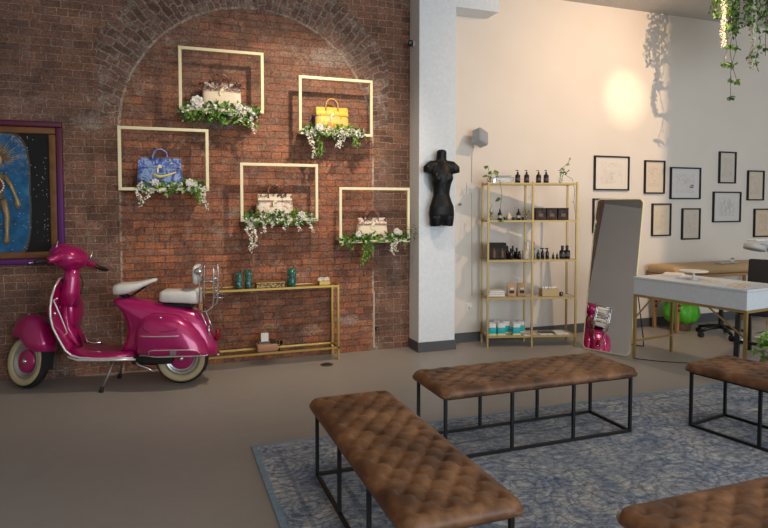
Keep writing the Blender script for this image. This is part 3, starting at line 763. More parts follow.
# headset
m = MB(); 
m.inflate([(.93,1.225),(.99,1.22),(1.035,1.17),(1.02,1.09),(.95,1.025),(.88,1.0),(.80,1.02),(.755,1.08),(.77,1.14),(.84,1.20)], .14, 2.8, k=12, cen=(.90,1.105))
m.tube([(.86,.08,1.11),(.86,.17,1.075),(.855,.235,1.055)],[.055,.034,.024],12); m.tube([(.86,-.08,1.11),(.86,-.17,1.075),(.855,-.235,1.055)],[.055,.034,.024],12)
hs = T(m).build('handlebar_head', PINK, sc, True)
for sy in (-1, 1):
    T(MB().tube([(.855,sy*.235,1.055),(.85,sy*.26,1.05),(.835,sy*.35,1.03),(.835,sy*.365,1.03)],[.017,.020,.019,.012],12)).build('hand_grip', GRIP, sc, True)
    T(MB().tube([(.90,sy*.22,1.055),(.94,sy*.25,1.045),(.93,sy*.34,1.025)],.005,6)).build('brake_lever', CHROME, sc, True)
T(MB().lathe([(.05,0),(.052,.012),(.04,.026),(.001,.03)], n=20, M=Matrix.Translation((1.015,0,1.12)) @ Matrix.Rotation(pi/2,4,'Y'))).build('headlight', GLASSC, sc, True)
T(MB().tube([(.93,.11,1.10),(.915,.118,1.16),(.90,.12,1.235)],[.009,.008,.006],8)).build('chrome_rod', CHROME, hs, True)
T(MB().tube([(.82,-.13,1.07),(.80,-.14,1.13),(.79,-.145,1.19)],[.009,.008,.006],8)).build('chrome_rod', CHROME, hs, True)
# rear body
body = [(.525,.745),(.50,.765),(.40,.765),(.25,.735),(.10,.705),(-.05,.68),(-.18,.635),(-.25,.55),(-.30,.43),(-.335,.32),(-.345,.245),(-.25,.25),(-.05,.30),(.12,.30),(.28,.285),(.40,.29),(.47,.31),(.44,.355),(.415,.43),(.405,.50),(.42,.57),(.455,.65),(.50,.71)]
MB().inflate(body, .155, 3.2, k=14, cen=(.08,.48)).build('rear_body', PINK, sc, True)
cowl = [(.315,.345),(.33,.42),(.31,.52),(.265,.60),(.18,.645),(.06,.645),(-.04,.625),(-.13,.565),(-.20,.48),(-.255,.39),(-.285,.30),(-.30,.275),(-.10,.268),(.15,.27),(.31,.30)]
for sy in (-1, 1):
    m = MB(); m.inflate(cowl, .165, 2.7, k=10, cen=(.03,.42), side=1)
    m.v = [(x, sy*(y+.10), z) for x, y, z in m.v]
    cw = m.build('side_cowl', PINK, sc, True)
    if sy == 1:
        F = lambda x, z: (x, z)
        def cy(x, z):   # height of the inflated flank above a point of the cowl
            # inverse of the inflate falloff along the ray from the centre
            cx, cz = .03, .42; ang = math.atan2(z-cz, x-cx); best = .3
            for i in range(len(cowl)):
                (x0, z0), (x1, z1) = cowl[i], cowl[(i+1) % len(cowl)]
                dx, dz = cos(ang), sin(ang); ex, ez = x1-x0, z1-z0; den = dx*ez - dz*ex
                if abs(den) < 1e-9: continue
                tt = ((x0-cx)*ez - (z0-cz)*ex)/den; uu = ((x0-cx)*dz - (z0-cz)*dx)/den
                if tt > 0 and -1e-6 <= uu <= 1+1e-6: best = tt
            f_ = min(math.hypot(x-cx, z-cz)/best, .995)
            return .10 + .165*(1-f_**2.7)**(1/2.7)
        P3 = lambda x, z, e=.004: (x, cy(x, z)+e, z)
        MB().tube([P3(.255+(-.32)*i/12, .468) for i in range(13)], .0045, 6).build('trim_strip', ALU, cw, True)
        ring = [P3(a, b) for a, b in [(.19,.305),(.18,.345),(.14,.352),(0,.352),(-.15,.348),(-.205,.335),(-.235,.295)]]
        MB().tube(ring, .004, 6).build('trim_strip', ALU, cw, True)
        MB().tube([P3(.29-.57*i/14, .283+.002*sin(i)) for i in range(15)], .007, 6).build('bottom_trim', ALU, cw, True)
        MB().tube([P3(a, b, .001) for a, b in [(.235,.58),(.225,.52),(.20,.505),(.05,.505),(-.04,.515),(-.055,.57)]], .003, 6).build('panel_seam', mat('dark seam', (.06,.002,.02), .5), cw, True)
        q = P3(-.015, .325); MB().box((q[0], q[1]+.004, q[2]), (.05, .012, .038)).build('badge', CHROME, cw, bevel=.004)
        q = P3(.09, .615); MB().ball((q[0], q[1]+.004, q[2]), .012, 8, 6).build('latch_knob', CHROME, cw, True)
# ridge chrome line along the cowl/body, tail light, number plate bracket
MB().box((-.335,0,.42),(.035,.07,.10)).build('tail_light', mat('red lens', (.25,.005,.01), .2), sc, bevel=.015, seg=3)
MB().ball((-.352,.10,.268),(.016,.02,.014),8,6).build('bumper_tip', CHROME, sc, True)
# saddle (seen from its left side) and rear pad
m = MB(); rings = []
for x, w, z0, z1 in [(.515,.075,.80,.86),(.505,.105,.785,.875),(.46,.115,.785,.885),(.38,.11,.80,.888),(.31,.085,.83,.895),(.25,.06,.86,.908),(.20,.05,.885,.918),(.175,.035,.895,.915)]:
    rings.append([(x, w*math.copysign(abs(cos(a))**.6, cos(a)), (z0+z1)/2 + (z1-z0)/2*math.copysign(abs(sin(a))**.6, sin(a))) for a in [2*pi*k/20 for k in range(20)]])
m.loft(rings); m.build('saddle', WHITEV, sc, True)
m = MB(); 
for y in (-.05,.05): m.tube([(.47,y,.785),(.40,y,.76),(.34,y,.80),(.26,y,.855)],.007,6)
m.cyl((.44,0,.755),(.44,0,.80),.03,.02,12); m.build('saddle_frame', BLACKM, sc)
m = MB(); rings = []
for x, w, z0, z1 in [(.135,.07,.735,.79),(.128,.10,.722,.81),(.10,.112,.718,.822),(0,.118,.712,.818),(-.10,.118,.706,.822),(-.165,.115,.70,.83),(-.185,.10,.70,.83),(-.19,.08,.71,.81)]:
    rings.append([(x, w*math.copysign(abs(cos(a))**.45, cos(a)), (z0+z1)/2 + (z1-z0)/2*math.copysign(abs(sin(a))**.5, sin(a))) for a in [2*pi*k/20 for k in range(20)]])
m.loft(rings); m.build('passenger_seat', WHITEV, sc, True)
MB().box((-.02,0,.69),(.24,.16,.04)).build('seat_base', BLACKM, sc, bevel=.01)
MB().cyl((.12,.0,.70),(.16,.02,.715),.010,.014,8).build('seat_strap_stub', BLACKM, sc)
# chrome rear rack with padded backrest
rk = MB()
for y in (-.11, .11):
    rk.tube([(-.20,y,.62),(-.205,y,.80),(-.21,y,1.0),(-.215,y,1.03)],.0075,8)
    rk.tube([(-.20,y,.64),(-.27,y,.645),(-.315,y,.68),(-.325,y,.76),(-.325,y,1.0),(-.32,y,1.03)],.0075,8)
    rk.tube([(-.21,y*.8,.64),(-.25,y*.7,.53),(-.30,y*.6,.40)],.006,6)
    rk.tube([(-.24,y,.90),(-.325,y,.90)],.006,6)
for x, z in [(-.215,1.03),(-.32,1.03),(-.325,.76),(-.325,.88),(-.205,.70),(-.21,.93)]: rk.tube([(x,-.11,z),(x,.11,z)],.0065,8)
rk.tube([(-.325,.11,.76),(-.39,.10,.755),(-.40,.06,.755),(-.40,-.06,.755),(-.39,-.10,.755),(-.325,-.11,.76)],.0065,8)
rk.tube([(-.325,.11,.82),(-.36,.10,.82),(-.36,-.10,.82),(-.325,-.11,.82)],.005,8)
rk.lathe([(.03,0),(.034,.008),(.02,.018),(.001,.02)], n=16, M=Matrix.Translation((-.20,.118,.985)) @ Matrix.Rotation(-pi/2,4,'X'))
rk.box((-.275,.09,.47),(.02,.012,.09)); rk.build('luggage_rack', CHROME, sc, True)
MB().inflate([(-.145,.885),(-.14,.95),(-.145,1.015),(-.16,1.035),(-.185,1.03),(-.195,.96),(-.19,.885),(-.17,.865)], .12, 5, k=8).build('backrest', WHITEV, sc, True)
# pedal, stand, exhaust, cables
MB().tube([(.80,-.06,.44),(.78,-.06,.37),(.73,-.06,.355),(.66,-.06,.36)],[.006,.006,.008,.013],8).build('brake_pedal', CHROME, sc, True)
for sy, x in ((1, .575), (-1, .56)):
    q = MB().tube([(.49,sy*.13,.265),(.53,sy*.17,.14),(x,sy*.205,.025)],.011,8).build('kickstand', mat('dull steel', (.32,.29,.25), .45, .7), sc, True)
    MB().tube([(x-.005,sy*.20,.045),(x,sy*.205,.02),(x+.004,sy*.21,.004)],[.014,.018,.018],10).build('rubber_foot', RUBBER, q, True)
MB().tube([(.36,.08,.25),(.30,.12,.20),(.22,.13,.17),(.18,.13,.14)],[.012,.013,.012,.012],8).build('kick_lever', CHROME, sc, True)
m = MB(); m.box((.20,0,.24),(.34,.20,.10)); m.cyl((.30,-.05,.20),(.06,-.05,.19),.045,.045); m.build('engine', mat('dark engine metal', (.03,.028,.026), .6, .5), sc, bevel=.02, seg=3)
MB().tube([(.875,-.10,.99),(.84,-.12,.93),(.83,-.13,.86),(.85,-.12,.78)],.004,6).build('cable', BLACKP, sc, True)
m = MB(); m.box((1.02,0,.24),(.012,.11,.15)); T(m).build('mud_flap', RUBBER, sc, bevel=.003)

# ------------------------------------------------------------------ torso mannequin
t_ = thing('torso_mannequin', (2.715, 5.79, 1.33), 'black female torso mannequin hung on the front of the white column', 'mannequin')
m = MB(); rings = []
def sup(a, p): return math.copysign(abs(a)**p, a)
for z, w, d, yo in [(.035,.118,.05,-.075),(.06,.134,.062,-.08),(.12,.142,.075,-.085),(.20,.136,.078,-.085),(.27,.108,.066,-.08),(.33,.090,.056,-.078),(.39,.096,.060,-.08),(.46,.112,.070,-.084),(.53,.120,.074,-.085),(.59,.124,.066,-.082),(.635,.118,.055,-.076),(.668,.085,.045,-.072),(.69,.056,.044,-.072),(.74,.054,.048,-.075),(.77,.054,.048,-.078),(.785,.045,.04,-.078),(.795,.02,.02,-.078)]:
    rings.append([(w*cos(a), yo + d*sin(a), z) for a in [2*pi*k/36 for k in range(36)]])
m.loft(rings)
for sx in (-1, 1):
    m.ball((sx*.058,-.112,.50),(.058,.048,.062),16,10)
    m.tube([(sx*.05,-.076,.65),(sx*.11,-.078,.632),(sx*.150,-.08,.59),(sx*.158,-.08,.55)],[.036,.052,.060,.048],16)
    m.tube([(sx*.068,-.085,.10),(sx*.068,-.08,.03),(sx*.066,-.08,-.0)],[.070,.064,.058],18)
    m.ball((sx*.072,-.06,.13),(.062,.06,.08),14,8)
to = m.build('torso', mat('satin black plastic', (.005,.005,.006), .42, **{'Specular IOR Level': .3}), t_, True)
rm = to.modifiers.new('rm', 'REMESH'); rm.mode = 'VOXEL'; rm.voxel_size = .006; rm.use_smooth_shade = True
sm = to.modifiers.new('sm', 'SMOOTH'); sm.iterations = 14
MB().tube([(0,-.118,.585),(.004,-.148,.53),(.004,-.15,.47),(.0,-.142,.40),(-.004,-.14,.35)],.003,6).build('zip_seam', mat('dull bronze', (.12,.08,.05), .4, .6), t_, True)
MB().b2(-.03,.03,-.06,0,.45,.55).build('wall_mount', BLACKM, t_)

# ------------------------------------------------------------------ pictures
PX = [(4.91,5.437,1.730,2.150,'square'),(4.90,5.245,1.209,1.630,''),(5.68,6.005,1.693,2.113,''),(6.10,6.607,1.625,2.036,''),(5.81,6.12,1.154,1.57,''),(6.305,6.615,1.10,1.508,''),(6.925,7.225,1.838,2.26,''),(6.835,7.33,1.319,1.728,''),(7.447,7.753,1.612,2.02,''),(7.585,7.905,1.11,1.50,'')]
PL = ['large square sketch in a black frame left of all, topmost above the mirror', 'black framed sketch half hidden behind the standing mirror',
      'narrow black framed sketch, second from left in the top row', 'wide black framed sketch with a dark shoe shape, right of the narrow one',
      'narrow black framed sketch, first in the lower row right of the mirror', 'narrow black framed sketch right beneath the sketch with the dark shoe shape',
      'narrow black framed sketch hanging highest at the right', 'wide black framed sketch with two scribbled figures, below the highest one',
      'narrow black framed sketch, rightmost in the upper row', 'black framed sketch cut by the right edge above the lamp']
ww = [(.80,.74,.66),(.75,.70,.62),(.74,.63,.50),(.74,.70,.68),(.70,.60,.47),(.66,.57,.47),(.66,.60,.52),(.70,.67,.64),(.70,.60,.48),(.74,.58,.42)]
for i, (x0, x1, z0, z1, _) in enumerate(PX):
    f = thing('framed_sketch', ((x0+x1)/2, WY, (z0+z1)/2), PL[i], 'picture', 0, 'black framed sketches on the white wall')
    w, h = (x1-x0)/2, (z1-z0)/2
    rect_frame(MB(), -w, w, -h, h, .017, -.028, 0).build('frame', BLACKM, f, bevel=.001)
    MB().b2(-w+.016, w-.016, -.010, -.002, -h+.016, h-.016).build('drawing', sketch_mat('pencil sketch %d' % i, i*2.37+.4, ww[i]), f)
    if i == 3:
        m = MB(); m.tube([(.075,-.012,-.045),(.10,-.012,-.05),(.13,-.012,-.048),(.135,-.012,-.03),(.11,-.012,-.02),(.09,-.012,-.03)],[.006,.008,.008,.007,.006,.004],6); m.build('shoe_drawing', DKGREY, f)
    if i == 7:
        m = MB(); rnd.seed(5)
        for k in range(14):
            a = rnd.uniform(-.1,.08); b = rnd.uniform(-.1,.04); m.tube([(a,-.011,b),(a+rnd.uniform(-.03,.04),-.011,b+.04),(a+rnd.uniform(-.02,.04),-.011,b+.08)],.0022,4)
        m.build('pencil_lines', GREY, f)
    g = MB().b2(-w+.016, w-.016, -.020, -.018, -h+.016, h-.016)
# ------------------------------------------------------------------ shelving unit
SA = R(-15.6)
su = thing('shelving_unit', (3.27, 5.725, 0), 'tall gold metal open shelving unit stocked with bottles and jars', 'shelving unit', SA)
SW, SD, SH, s = 1.0, .29, 1.80, .02
LV = [.125, .545, .955, 1.385, 1.79]
for x in (0, .5-s/2, SW-s):
    for y in (0, SD-s): MB().b2(x, x+s, y, y+s, 0, SH).build('post', GOLD, su)
for z in LV:
    m = MB(); m.b2(s, SW-s, .002, s-.002, z-s, z); m.b2(s, SW-s, SD-s+.002, SD-.002, z-s, z); m.b2(.002, s-.002, s, SD-s, z-s, z); m.b2(SW-s+.002, SW-.002, s, SD-s, z-s, z)
    sh = m.build('shelf', GOLD, su)
    MB().b2(s, SW-s, s, SD-s, z-.008, z-.001).build('panel', mat('cream shelf panel', (.55,.49,.38), .3), sh)
def sp(x, y, z):   # point on the shelving unit
    return (3.27 + x*cos(SA) - y*sin(SA), 5.725 + x*sin(SA) + y*cos(SA), z)
first = {}
def bottle(x, y, lv, h, r, label, kind='pump', mt=None, lab=True, grp='dark bottles on the shelving unit', cat='bottle'):
    key = (kind, round(h,3), round(r,3), mt.name if mt else '')
    loc = sp(x, y, LV[lv])
    if key in first: return dup(first[key], loc, label, rnd.uniform(-.4,.4))
    o = thing('bottle', loc, label, cat, 0, grp)
    m = mt or AMBER
    MB().lathe([(r*.9,0),(r,.004),(r,h*.55),(r*.85,h*.63),(r*.35,h*.68),(r*.35,h*.74)], n=18).build('body', m, o, True)
    if kind == 'pump':
        mb = MB(); mb.lathe([(r*.42,h*.72),(r*.42,h*.82),(r*.16,h*.84),(r*.14,h*.95)], n=12); mb.box((-r*.35,0,h*.96),(r*1.1,r*.4,h*.05)); mb.build('pump', BLACKP, o)
    elif kind == 'drop':
        MB().lathe([(r*.4,h*.7),(r*.4,h*.8),(r*.3,h*.82),(r*.26,h*.95),(r*.1,h)], n=12).build('dropper', BLACKP, o, True)
    elif kind == 'spray':
        mb = MB(); mb.lathe([(r*.42,h*.7),(r*.42,h*.8),(r*.2,h*.86)], n=12); mb.box((-r*.5,0,h*.91),(r*2.2,r*.6,h*.1)); mb.build('spray_head', BLACKP, o, bevel=.003)
    else:
        MB().lathe([(r*.5,h*.72),(r*.5,h*.97),(r*.4,h)], n=14).build('cap', BLACKP, o)
    if lab:
        MB().lathe([(r*1.01,h*.18),(r*1.01,h*.40)], n=18).build('label_band', LABELW if kind == 'drop' else mat('grey print', (.10,.09,.085), .6), o)
    first[key] = o; return o
# top shelf
for k, (px, y) in enumerate([(.365,.13),(.465,.13),(.60,.13),(.685,.13)]):
    bottle(px, y, 4, .145, .028, ['dark pump bottle on top of the shelving, next to the clear box', 'dark pump bottle on the top shelf, second from the clear box', 'dark pump bottle on the top shelf, third from the clear box', 'dark pump bottle on the top shelf, nearest the right-hand twig vase'][k], 'pump')
o = thing('acrylic_box', sp(.21, .15, LV[4]), 'clear grey acrylic box lying on top of the shelving unit', 'box', SA)
MB().box((0,0,.032),(.20,.14,.064)).build('box', glass('grey acrylic', (.72,.78,.84), .08), o, bevel=.006); MB().box((0,0,.075),(.15,.1,.018)).build('lid', GREY, o, bevel=.004)
def vase(loc, label, h, r, sprays, nl, seed, lsize=.05, trails=()):
    rnd.seed(seed); o = thing('vase_with_vine', loc, label, 'vase', 0)
    MB().lathe([(r*.8,0),(r,h*.3),(r*.9,h*.7),(r*.5,h*.85),(r*.6,h),(r*.5,h),(r*.4,h*.85),(r*.78,h*.68),(r*.85,h*.3),(.001,.006)], n=16).build('vase', GLASSC, o, True)
    a, b = MB(), MB()
    for pts in list(sprays)+list(trails):
        P = [Vector((0,0,h*.3))]+[Vector(p) for p in pts]
        a.tube(P, .0025, 5)
        for i in range(nl):
            f = (i+1)/nl*(len(P)-1); k = min(int(f), len(P)-2); q = P[k].lerp(P[k+1], f-k)
            if q.z > h*.9 or q.z < -.01: leaf(b, q, rdir(-.2), lsize*rnd.uniform(.7,1.1), lsize*.62, rnd.uniform(0, 3))
    a.build('vine', STEM, o); b.build('leaves', LEAF, o); return o
vase(sp(.045,.10,LV[4]), 'clear vase with broad pothos leaves at the left end of the top shelf', .07, .03, [[(-.01,0,.07),(-.02,-.02,.12),(-.03,-.02,.17)],[(.01,0,.07),(.05,-.02,.14),(.10,-.02,.12)]], 3, 21, .085,
     [[(-.01,-.05,.06),(.05,-.13,.02),(.07,-.14,-.12),(.05,-.14,-.28),(.07,-.14,-.36)]])
vase(sp(.845,.12,LV[4]), 'clear vase with thin twigs at the right end of the top shelf', .12, .022, [[(0,0,.1),(.03,0,.17),(.09,0,.22),(.11,-.01,.26)],[(0,0,.1),(-.0,0,.15),(.05,0,.14)],[(0,0,.1),(.08,0,.12),(.11,0,.15)]], 6, 22, .035,
     [[(.03,-.02,.10),(.06,-.13,.04),(.08,-.145,-.08),(.07,-.145,-.20),(.08,-.145,-.30)]])
# second shelf
vase(sp(.06,.10,LV[3]), 'clear vase with a green vine at the left end of the second shelf', .06, .022, [[(0,0,.06),(-.01,0,.12),(.01,-.01,.16)],[(0,0,.06),(.03,0,.10)]], 5, 23, .04)
bottle(.165, .12, 3, .125, .024, 'amber dropper bottle with white label, left of the skull ornament', 'drop'); bottle(.375, .12, 3, .125, .024, 'amber dropper bottle with white label, right of the skull ornament', 'drop')
o = thing('candle_ornament', sp(.265,.12,LV[3]), 'small white lobed candle between the two dropper bottles', 'candle')
m = MB(); m.lathe([(.022,0),(.03,.012),(.03,.035),(.022,.055),(.012,.075),(.003,.085)], n=16); m.ball((-.014,-.012,.03),.018); m.ball((.014,-.012,.03),.018); m.build('wax', CREAM, o, True)
for k, x in enumerate((.215,.315,.42)):
    lab = ['low black jar left of the small white candle', 'low black jar right of the small white candle', 'low black jar right of the second dropper bottle'][k]
    if k == 0:
        j0 = thing('jar', sp(x,.08,LV[3]), lab, 'jar', 0, 'low black jars on the second shelf'); MB().lathe([(.02,0),(.022,.003),(.022,.018)], n=16).build('body', AMBER, j0); MB().lathe([(.0225,.018),(.0225,.03),(.001,.03)], n=16).build('lid', BLACKP, j0)
    else: dup(j0, sp(x,.08,LV[3]), lab)
vase(sp(.475,.16,LV[3]), 'small clear vase with dried pink stems in the middle of the second shelf', .06, .022, [[(0,0,.06),(-.02,0,.12),(-.01,-.01,.17)],[(0,0,.06),(.03,0,.10)]], 5, 24, .03)
t = NT('dark printed carton'); c_ = t.co(); t.base(t.ramp(t.noise(c_, 22, 3), [(.45,(.022,.012,.010)),(.6,(.05,.025,.018)),(.72,(.14,.08,.055))]), .7)
for k, x in enumerate((.615,.74,.87)):
    lab = ['dark brown carton on the second shelf, left of three', 'dark brown carton on the second shelf, middle of three', 'dark brown carton on the second shelf, right of three'][k]
    if k == 0:
        c0 = thing('carton', sp(x,.14,LV[3]), lab, 'box', SA, 'dark cartons on the second shelf'); MB().box((0,0,.062),(.117,.11,.124)).build('box', t.m, c0, bevel=.003); MB().box((0,-.0005,.127),(.119,.112,.012)).build('lid', BOXBR, c0, bevel=.002)
        MB().box((0,-.0562,.055),(.05,.002,.035)).build('print', mat('bronze print', (.16,.09,.06), .5), c0)
    else: dup(c0, sp(x,.14,LV[3]), lab)
# third shelf
o = thing('gift_box', sp(.135,.13,LV[2]), 'large black display box with two bottle pictures on the third shelf', 'box', SA)
MB().box((0,0,.09),(.19,.11,.18)).build('box', BLACKC, o, bevel=.003)
MB().box((0,-.0555,.07),(.17,.002,.10)).build('window', BOXBR, o)
for x in (-.045,.045): MB().lathe([(.018,.02),(.02,.03),(.02,.08),(.008,.10),(.008,.125)], c=(x,-.058,0), n=12, M=None).build('bottle_picture', mat('bronze print', (.16,.09,.06), .5), o)
lb = ['tallest of the crowded black bottles', 'front black bottle right of the black display box', 'back black bottle behind the front one', 'small black bottle beside the cream candle', 'black bottle at the rear next to the cream candle']
for k, (x, y, h, r) in enumerate([(.265,.16,.145,.022),(.285,.09,.12,.022),(.33,.17,.145,.022),(.385,.10,.09,.018),(.375,.17,.12,.022)]):
    bottle(x, y, 2, h, r, lb[k]+' on the third shelf', 'cap', None, False)
o = thing('jar_candle', sp(.455,.11,LV[2]), 'cream jar candle in the middle of the third shelf', 'candle'); MB().lathe([(.033,0),(.035,.004),(.035,.10),(.031,.10),(.031,.085),(.001,.085)], n=20).build('jar', CREAM, o, True); MB().cyl((0,0,.085),(0,0,.1),.002).build('wick', BLACKM, o)
o = thing('tall_candle', sp(.495,.17,LV[2]), 'tall thin white candle behind the cream jar on the third shelf', 'candle'); MB().lathe([(.02,0),(.02,.01),(.013,.014),(.013,.19),(.001,.195)], n=14).build('wax', PAPER, o, True); MB().cyl((0,0,.19),(0,0,.205),.0015).build('wick', BLACKM, o)
o = thing('tulip_in_vase', sp(.555,.14,LV[2]), 'single pink tulip in a slim green vase on the third shelf', 'flower')
MB().lathe([(.016,0),(.02,.02),(.012,.07),(.014,.08)], n=14).build('vase', mat('green glass', (.2,.3,.12), .2), o, True); MB().tube([(0,0,.05),(.004,0,.12),(.0,0,.155)],.003,6).build('stem', STEM, o)
m = MB(); m.lathe([(.004,.15),(.016,.16),(.018,.175),(.012,.19),(.002,.195)], n=12); m.build('bloom', PINKF, o, True); m = MB(); leaf(m,(0,0,.08),(-.4,0,1),.07,.02); leaf(m,(0,0,.08),(.5,0,.8),.06,.018); m.build('leaves', LEAF, o)
bottle(.595,.10,2,.105,.020,'small black dropper bottle right of the pink tulip','drop',None,False)
bottle(.655,.13,2,.125,.020,'black spray bottle, left of the two spray bottles','spray',None,False); bottle(.70,.11,2,.125,.020,'black spray bottle, right of the two spray bottles','spray',None,False)
bottle(.765,.10,2,.075,.013,'tiny black bottle left of a pair of minis on the third shelf','drop',None,False); bottle(.81,.10,2,.075,.013,'tiny black bottle right of a pair of minis on the third shelf','drop',None,False)
bottle(.88,.13,2,.145,.034,'stout black bottle, left of the pair at the right end of the third shelf','cap'); bottle(.94,.15,2,.145,.034,'stout black bottle, right of the pair at the right end of the third shelf','cap')
# fourth shelf
o = thing('towel_stack', sp(.12,.13,LV[1]), 'flat stack of white folded cloths at the left of the fourth shelf', 'cloths', SA)
for k in range(3): MB().box((.004*k,0,.012+.021*k),(.19-.01*k,.15,.020)).build('folded_cloth', PAPER, o, bevel=.008, seg=3)
for k, x in enumerate((.30,.415)):
    lab = ['kraft paper pouch with dark label, left of the two', 'kraft paper pouch with dark label, right of the two'][k]
    if k == 0:
        k0 = thing('paper_pouch', sp(x,.12,LV[1]), lab, 'pouch', SA, 'kraft pouches on the fourth shelf')
        rings = []
        for z, w, d in [(0,.048,.03),(.01,.05,.032),(.07,.05,.026),(.115,.049,.012),(.145,.048,.003)]: rings.append([(w*sup(cos(a),.4), d*sup(sin(a),.6), z) for a in [2*pi*q/20 for q in range(20)]])
        MB().loft(rings).build('bag', KRAFT, k0, True); MB().box((0,-.031,.05),(.05,.004,.028)).build('sticker', BOXBR, k0); MB().box((0,-.024,.085),(.04,.012,.02)).build('window', PAPER, k0)
    else: dup(k0, sp(x,.12,LV[1]), lab)
o = thing('tissue_box', sp(.725,.12,LV[1]), 'gold tan box topped with white tissue on the fourth shelf', 'box', SA)
MB().box((0,0,.04),(.185,.12,.08)).build('box', mat('tan gold card', (.50,.37,.17), .5), o, bevel=.003); m = MB()
rnd.seed(4)
for k in range(7): m.ball((-.075+.025*k, rnd.uniform(-.03,.03), .09),(.02,.03,.014),8,5)
m.build('tissue', PAPER, o, True)
o = thing('small_jar', sp(.86,.10,LV[1]), 'small dark round jar at the right of the gold tan box', 'jar'); MB().lathe([(.018,0),(.022,.01),(.02,.03)], n=14).build('body', AMBER, o, True); MB().lathe([(.02,.03),(.02,.042),(.001,.042)], n=14).build('lid', DKGREY, o)
# bottom shelf
tl = ['leftmost front', 'second front', 'third front, shorter', 'right front', 'back left', 'back right']
for k, (x, y) in enumerate([(.075,.08),(.175,.08),(.255,.17),(.345,.08),(.165,.22),(.425,.19)]):
    lab = 'white tub with teal label on the bottom shelf, ' + ['at the far left', 'second from left in front', 'behind, in the middle of the group', 'furthest right in front', 'behind the second front tub', 'furthest right and behind'][k]
    if k == 0:
        q0 = thing('labelled_tub', sp(x,y,LV[0]), lab, 'tub', SA, 'teal labelled tubs on the bottom shelf')
        MB().box((0,0,.062),(.084,.080,.125)).build('tub', PAPER, q0, bevel=.012, seg=3); MB().box((0,0,.052),(.087,.083,.080)).build('teal_label', TEAL, q0, bevel=.012, seg=3); MB().box((0,0,.130),(.078,.074,.012)).build('lid', WHITEP, q0, bevel=.006); MB().box((0,0,.006),(.089,.085,.012)).build('foot', YELL, q0)
    else: dup(q0, sp(x,y,LV[0]), lab)
MAG = NT('printed pages'); c_ = MAG.co(); MAG.base(MAG.ramp(MAG.noise(c_, 18, 3), [(.4,(.72,.70,.66)),(.62,(.60,.48,.36)),(.7,(.2,.2,.2))]), .6)
for k, (x, y, z, rz, lab) in enumerate([(.45,.10,0,.1,'open magazine lying at the middle of the bottom shelf'),(.68,.12,0,-.05,'white magazine under the dark one at the right of the bottom shelf'),(.85,.13,0,.12,'pale magazine at the right end of the bottom shelf')]):
    o = thing('magazine', sp(x,y,LV[0]+z), lab, 'magazine', SA+rz, 'magazines on the bottom shelf'); MB().box((0,0,.004),(.15 if k else .09,.20,.008)).build('pages', MAG.m, o); MB().box((0,0,.0085),(.15 if k else .09,.20,.001)).build('cover', [MAG.m, PAPER, PAPER][k], o)
o = thing('black_folder', sp(.70,.12,LV[0]+.0095), 'thin black folder lying on the white magazine on the bottom shelf', 'folder', SA); MB().box((0,0,.005),(.17,.10,.009)).build('cover', BLACKP, o, bevel=.002)

# ------------------------------------------------------------------ standing mirror
u = Vector((.392,-.920,0)).normalized(); lean = R(9.5)
ang = math.atan2(u.y, u.x)
mr = thing('standing_mirror', (4.325,5.10,0), 'tall full length mirror with thin gold frame leaning beside the white desk', 'mirror', ang)
nrm = 1  # local +y points away from the viewer side
def rrect(w, h, r, y, n=6):
    out = []
    for cx, cz, a0 in [(w-r,h-r,0),(-w+r,h-r,pi/2),(-w+r,r,pi),(w-r,r,1.5*pi)]:
        for i in range(n+1):
            a = a0 + pi/2*i/n; out.append((cx+r*cos(a), y, cz+r*sin(a)))
    return out
ML = Matrix.Translation((0,0,.012)) @ Matrix.Rotation(-lean,4,'X')
mw, mh = .252, 1.62
m = MB(); m.loft([[ML @ Vector(p) for p in rrect(mw,mh,.05,y)] for y in (-.004,.004)]); m.build('glass', NT('mirror silver').base((.80,.80,.80), .01, 1.), mr)
m = MB(); m.loft([[ML @ Vector(p) for p in rrect(mw,mh,.05,y)] for y in (.006,.016)]); m.build('backing', BLACKM, mr)
m = MB(); m.tube([ML @ Vector(p) for p in rrect(mw+.004,mh,.052,.004)], .010, 8, closed=True); m.build('frame', GOLDP, mr, True)
m = MB(); m.tube([ML @ Vector((-.17,.02,1.15)),(-.17,.52,.10),(-.165,.54,.012),(-.10,.545,.008),(.10,.545,.008),(.165,.54,.012),(.17,.52,.10),ML @ Vector((.17,.02,1.15))],.006,8); m.build('stand', BLACKM, mr, True)

# ------------------------------------------------------------------ desk
DA = math.atan2(-1.108, .177)   # long axis direction of the desk
dk = thing('desk', (4.435,4.83,0), 'white desk with gold legs at the right behind the benches', 'desk', DA)
DL, DD = 1.13, .605   # local +x along the long side, +y to the far side
z0, z1 = .655, .832
MB().b2(0,DL,0,DD,z0,z1-.022).build('drawer_case', WHITEP, dk, bevel=.003)
MB().b2(-.004,DL+.004,-.004,DD+.004,z1-.02,z1).build('desk_top', WHITEP, dk, bevel=.002)
s = .024
m = MB(); m.b2(0,DL,0,s,z0-s,z0); m.b2(0,DL,DD-s,DD,z0-s,z0); m.b2(0,s,s,DD-s,z0-s,z0); m.b2(DL-s,DL,s,DD-s,z0-s,z0); m.b2(0,s,s,DD-s,.17,.19); m.b2(DL-s,DL,s,DD-s,.17,.19); m.build('base_frame', GOLD, dk)
for x in (0, DL-s):
    for y in (0, DD-s): MB().b2(x,x+s,y,y+s,0,z0-s).build('leg', GOLD, dk)
for x0_, x1_ in ((.02,.20),(DL-.02,DL-.34)): MB().bar((x0_,s/2,.42),(x1_,s/2,z0-s),.012).build('brace', GOLD, dk)
def dp(x, y, z): return (4.435 + x*cos(DA) - y*sin(DA), 4.83 + x*sin(DA) + y*cos(DA), z)
o = thing('paper_stack', (4.86,4.74,z1), 'small stack of white papers on the far end of the desk', 'papers', .5)
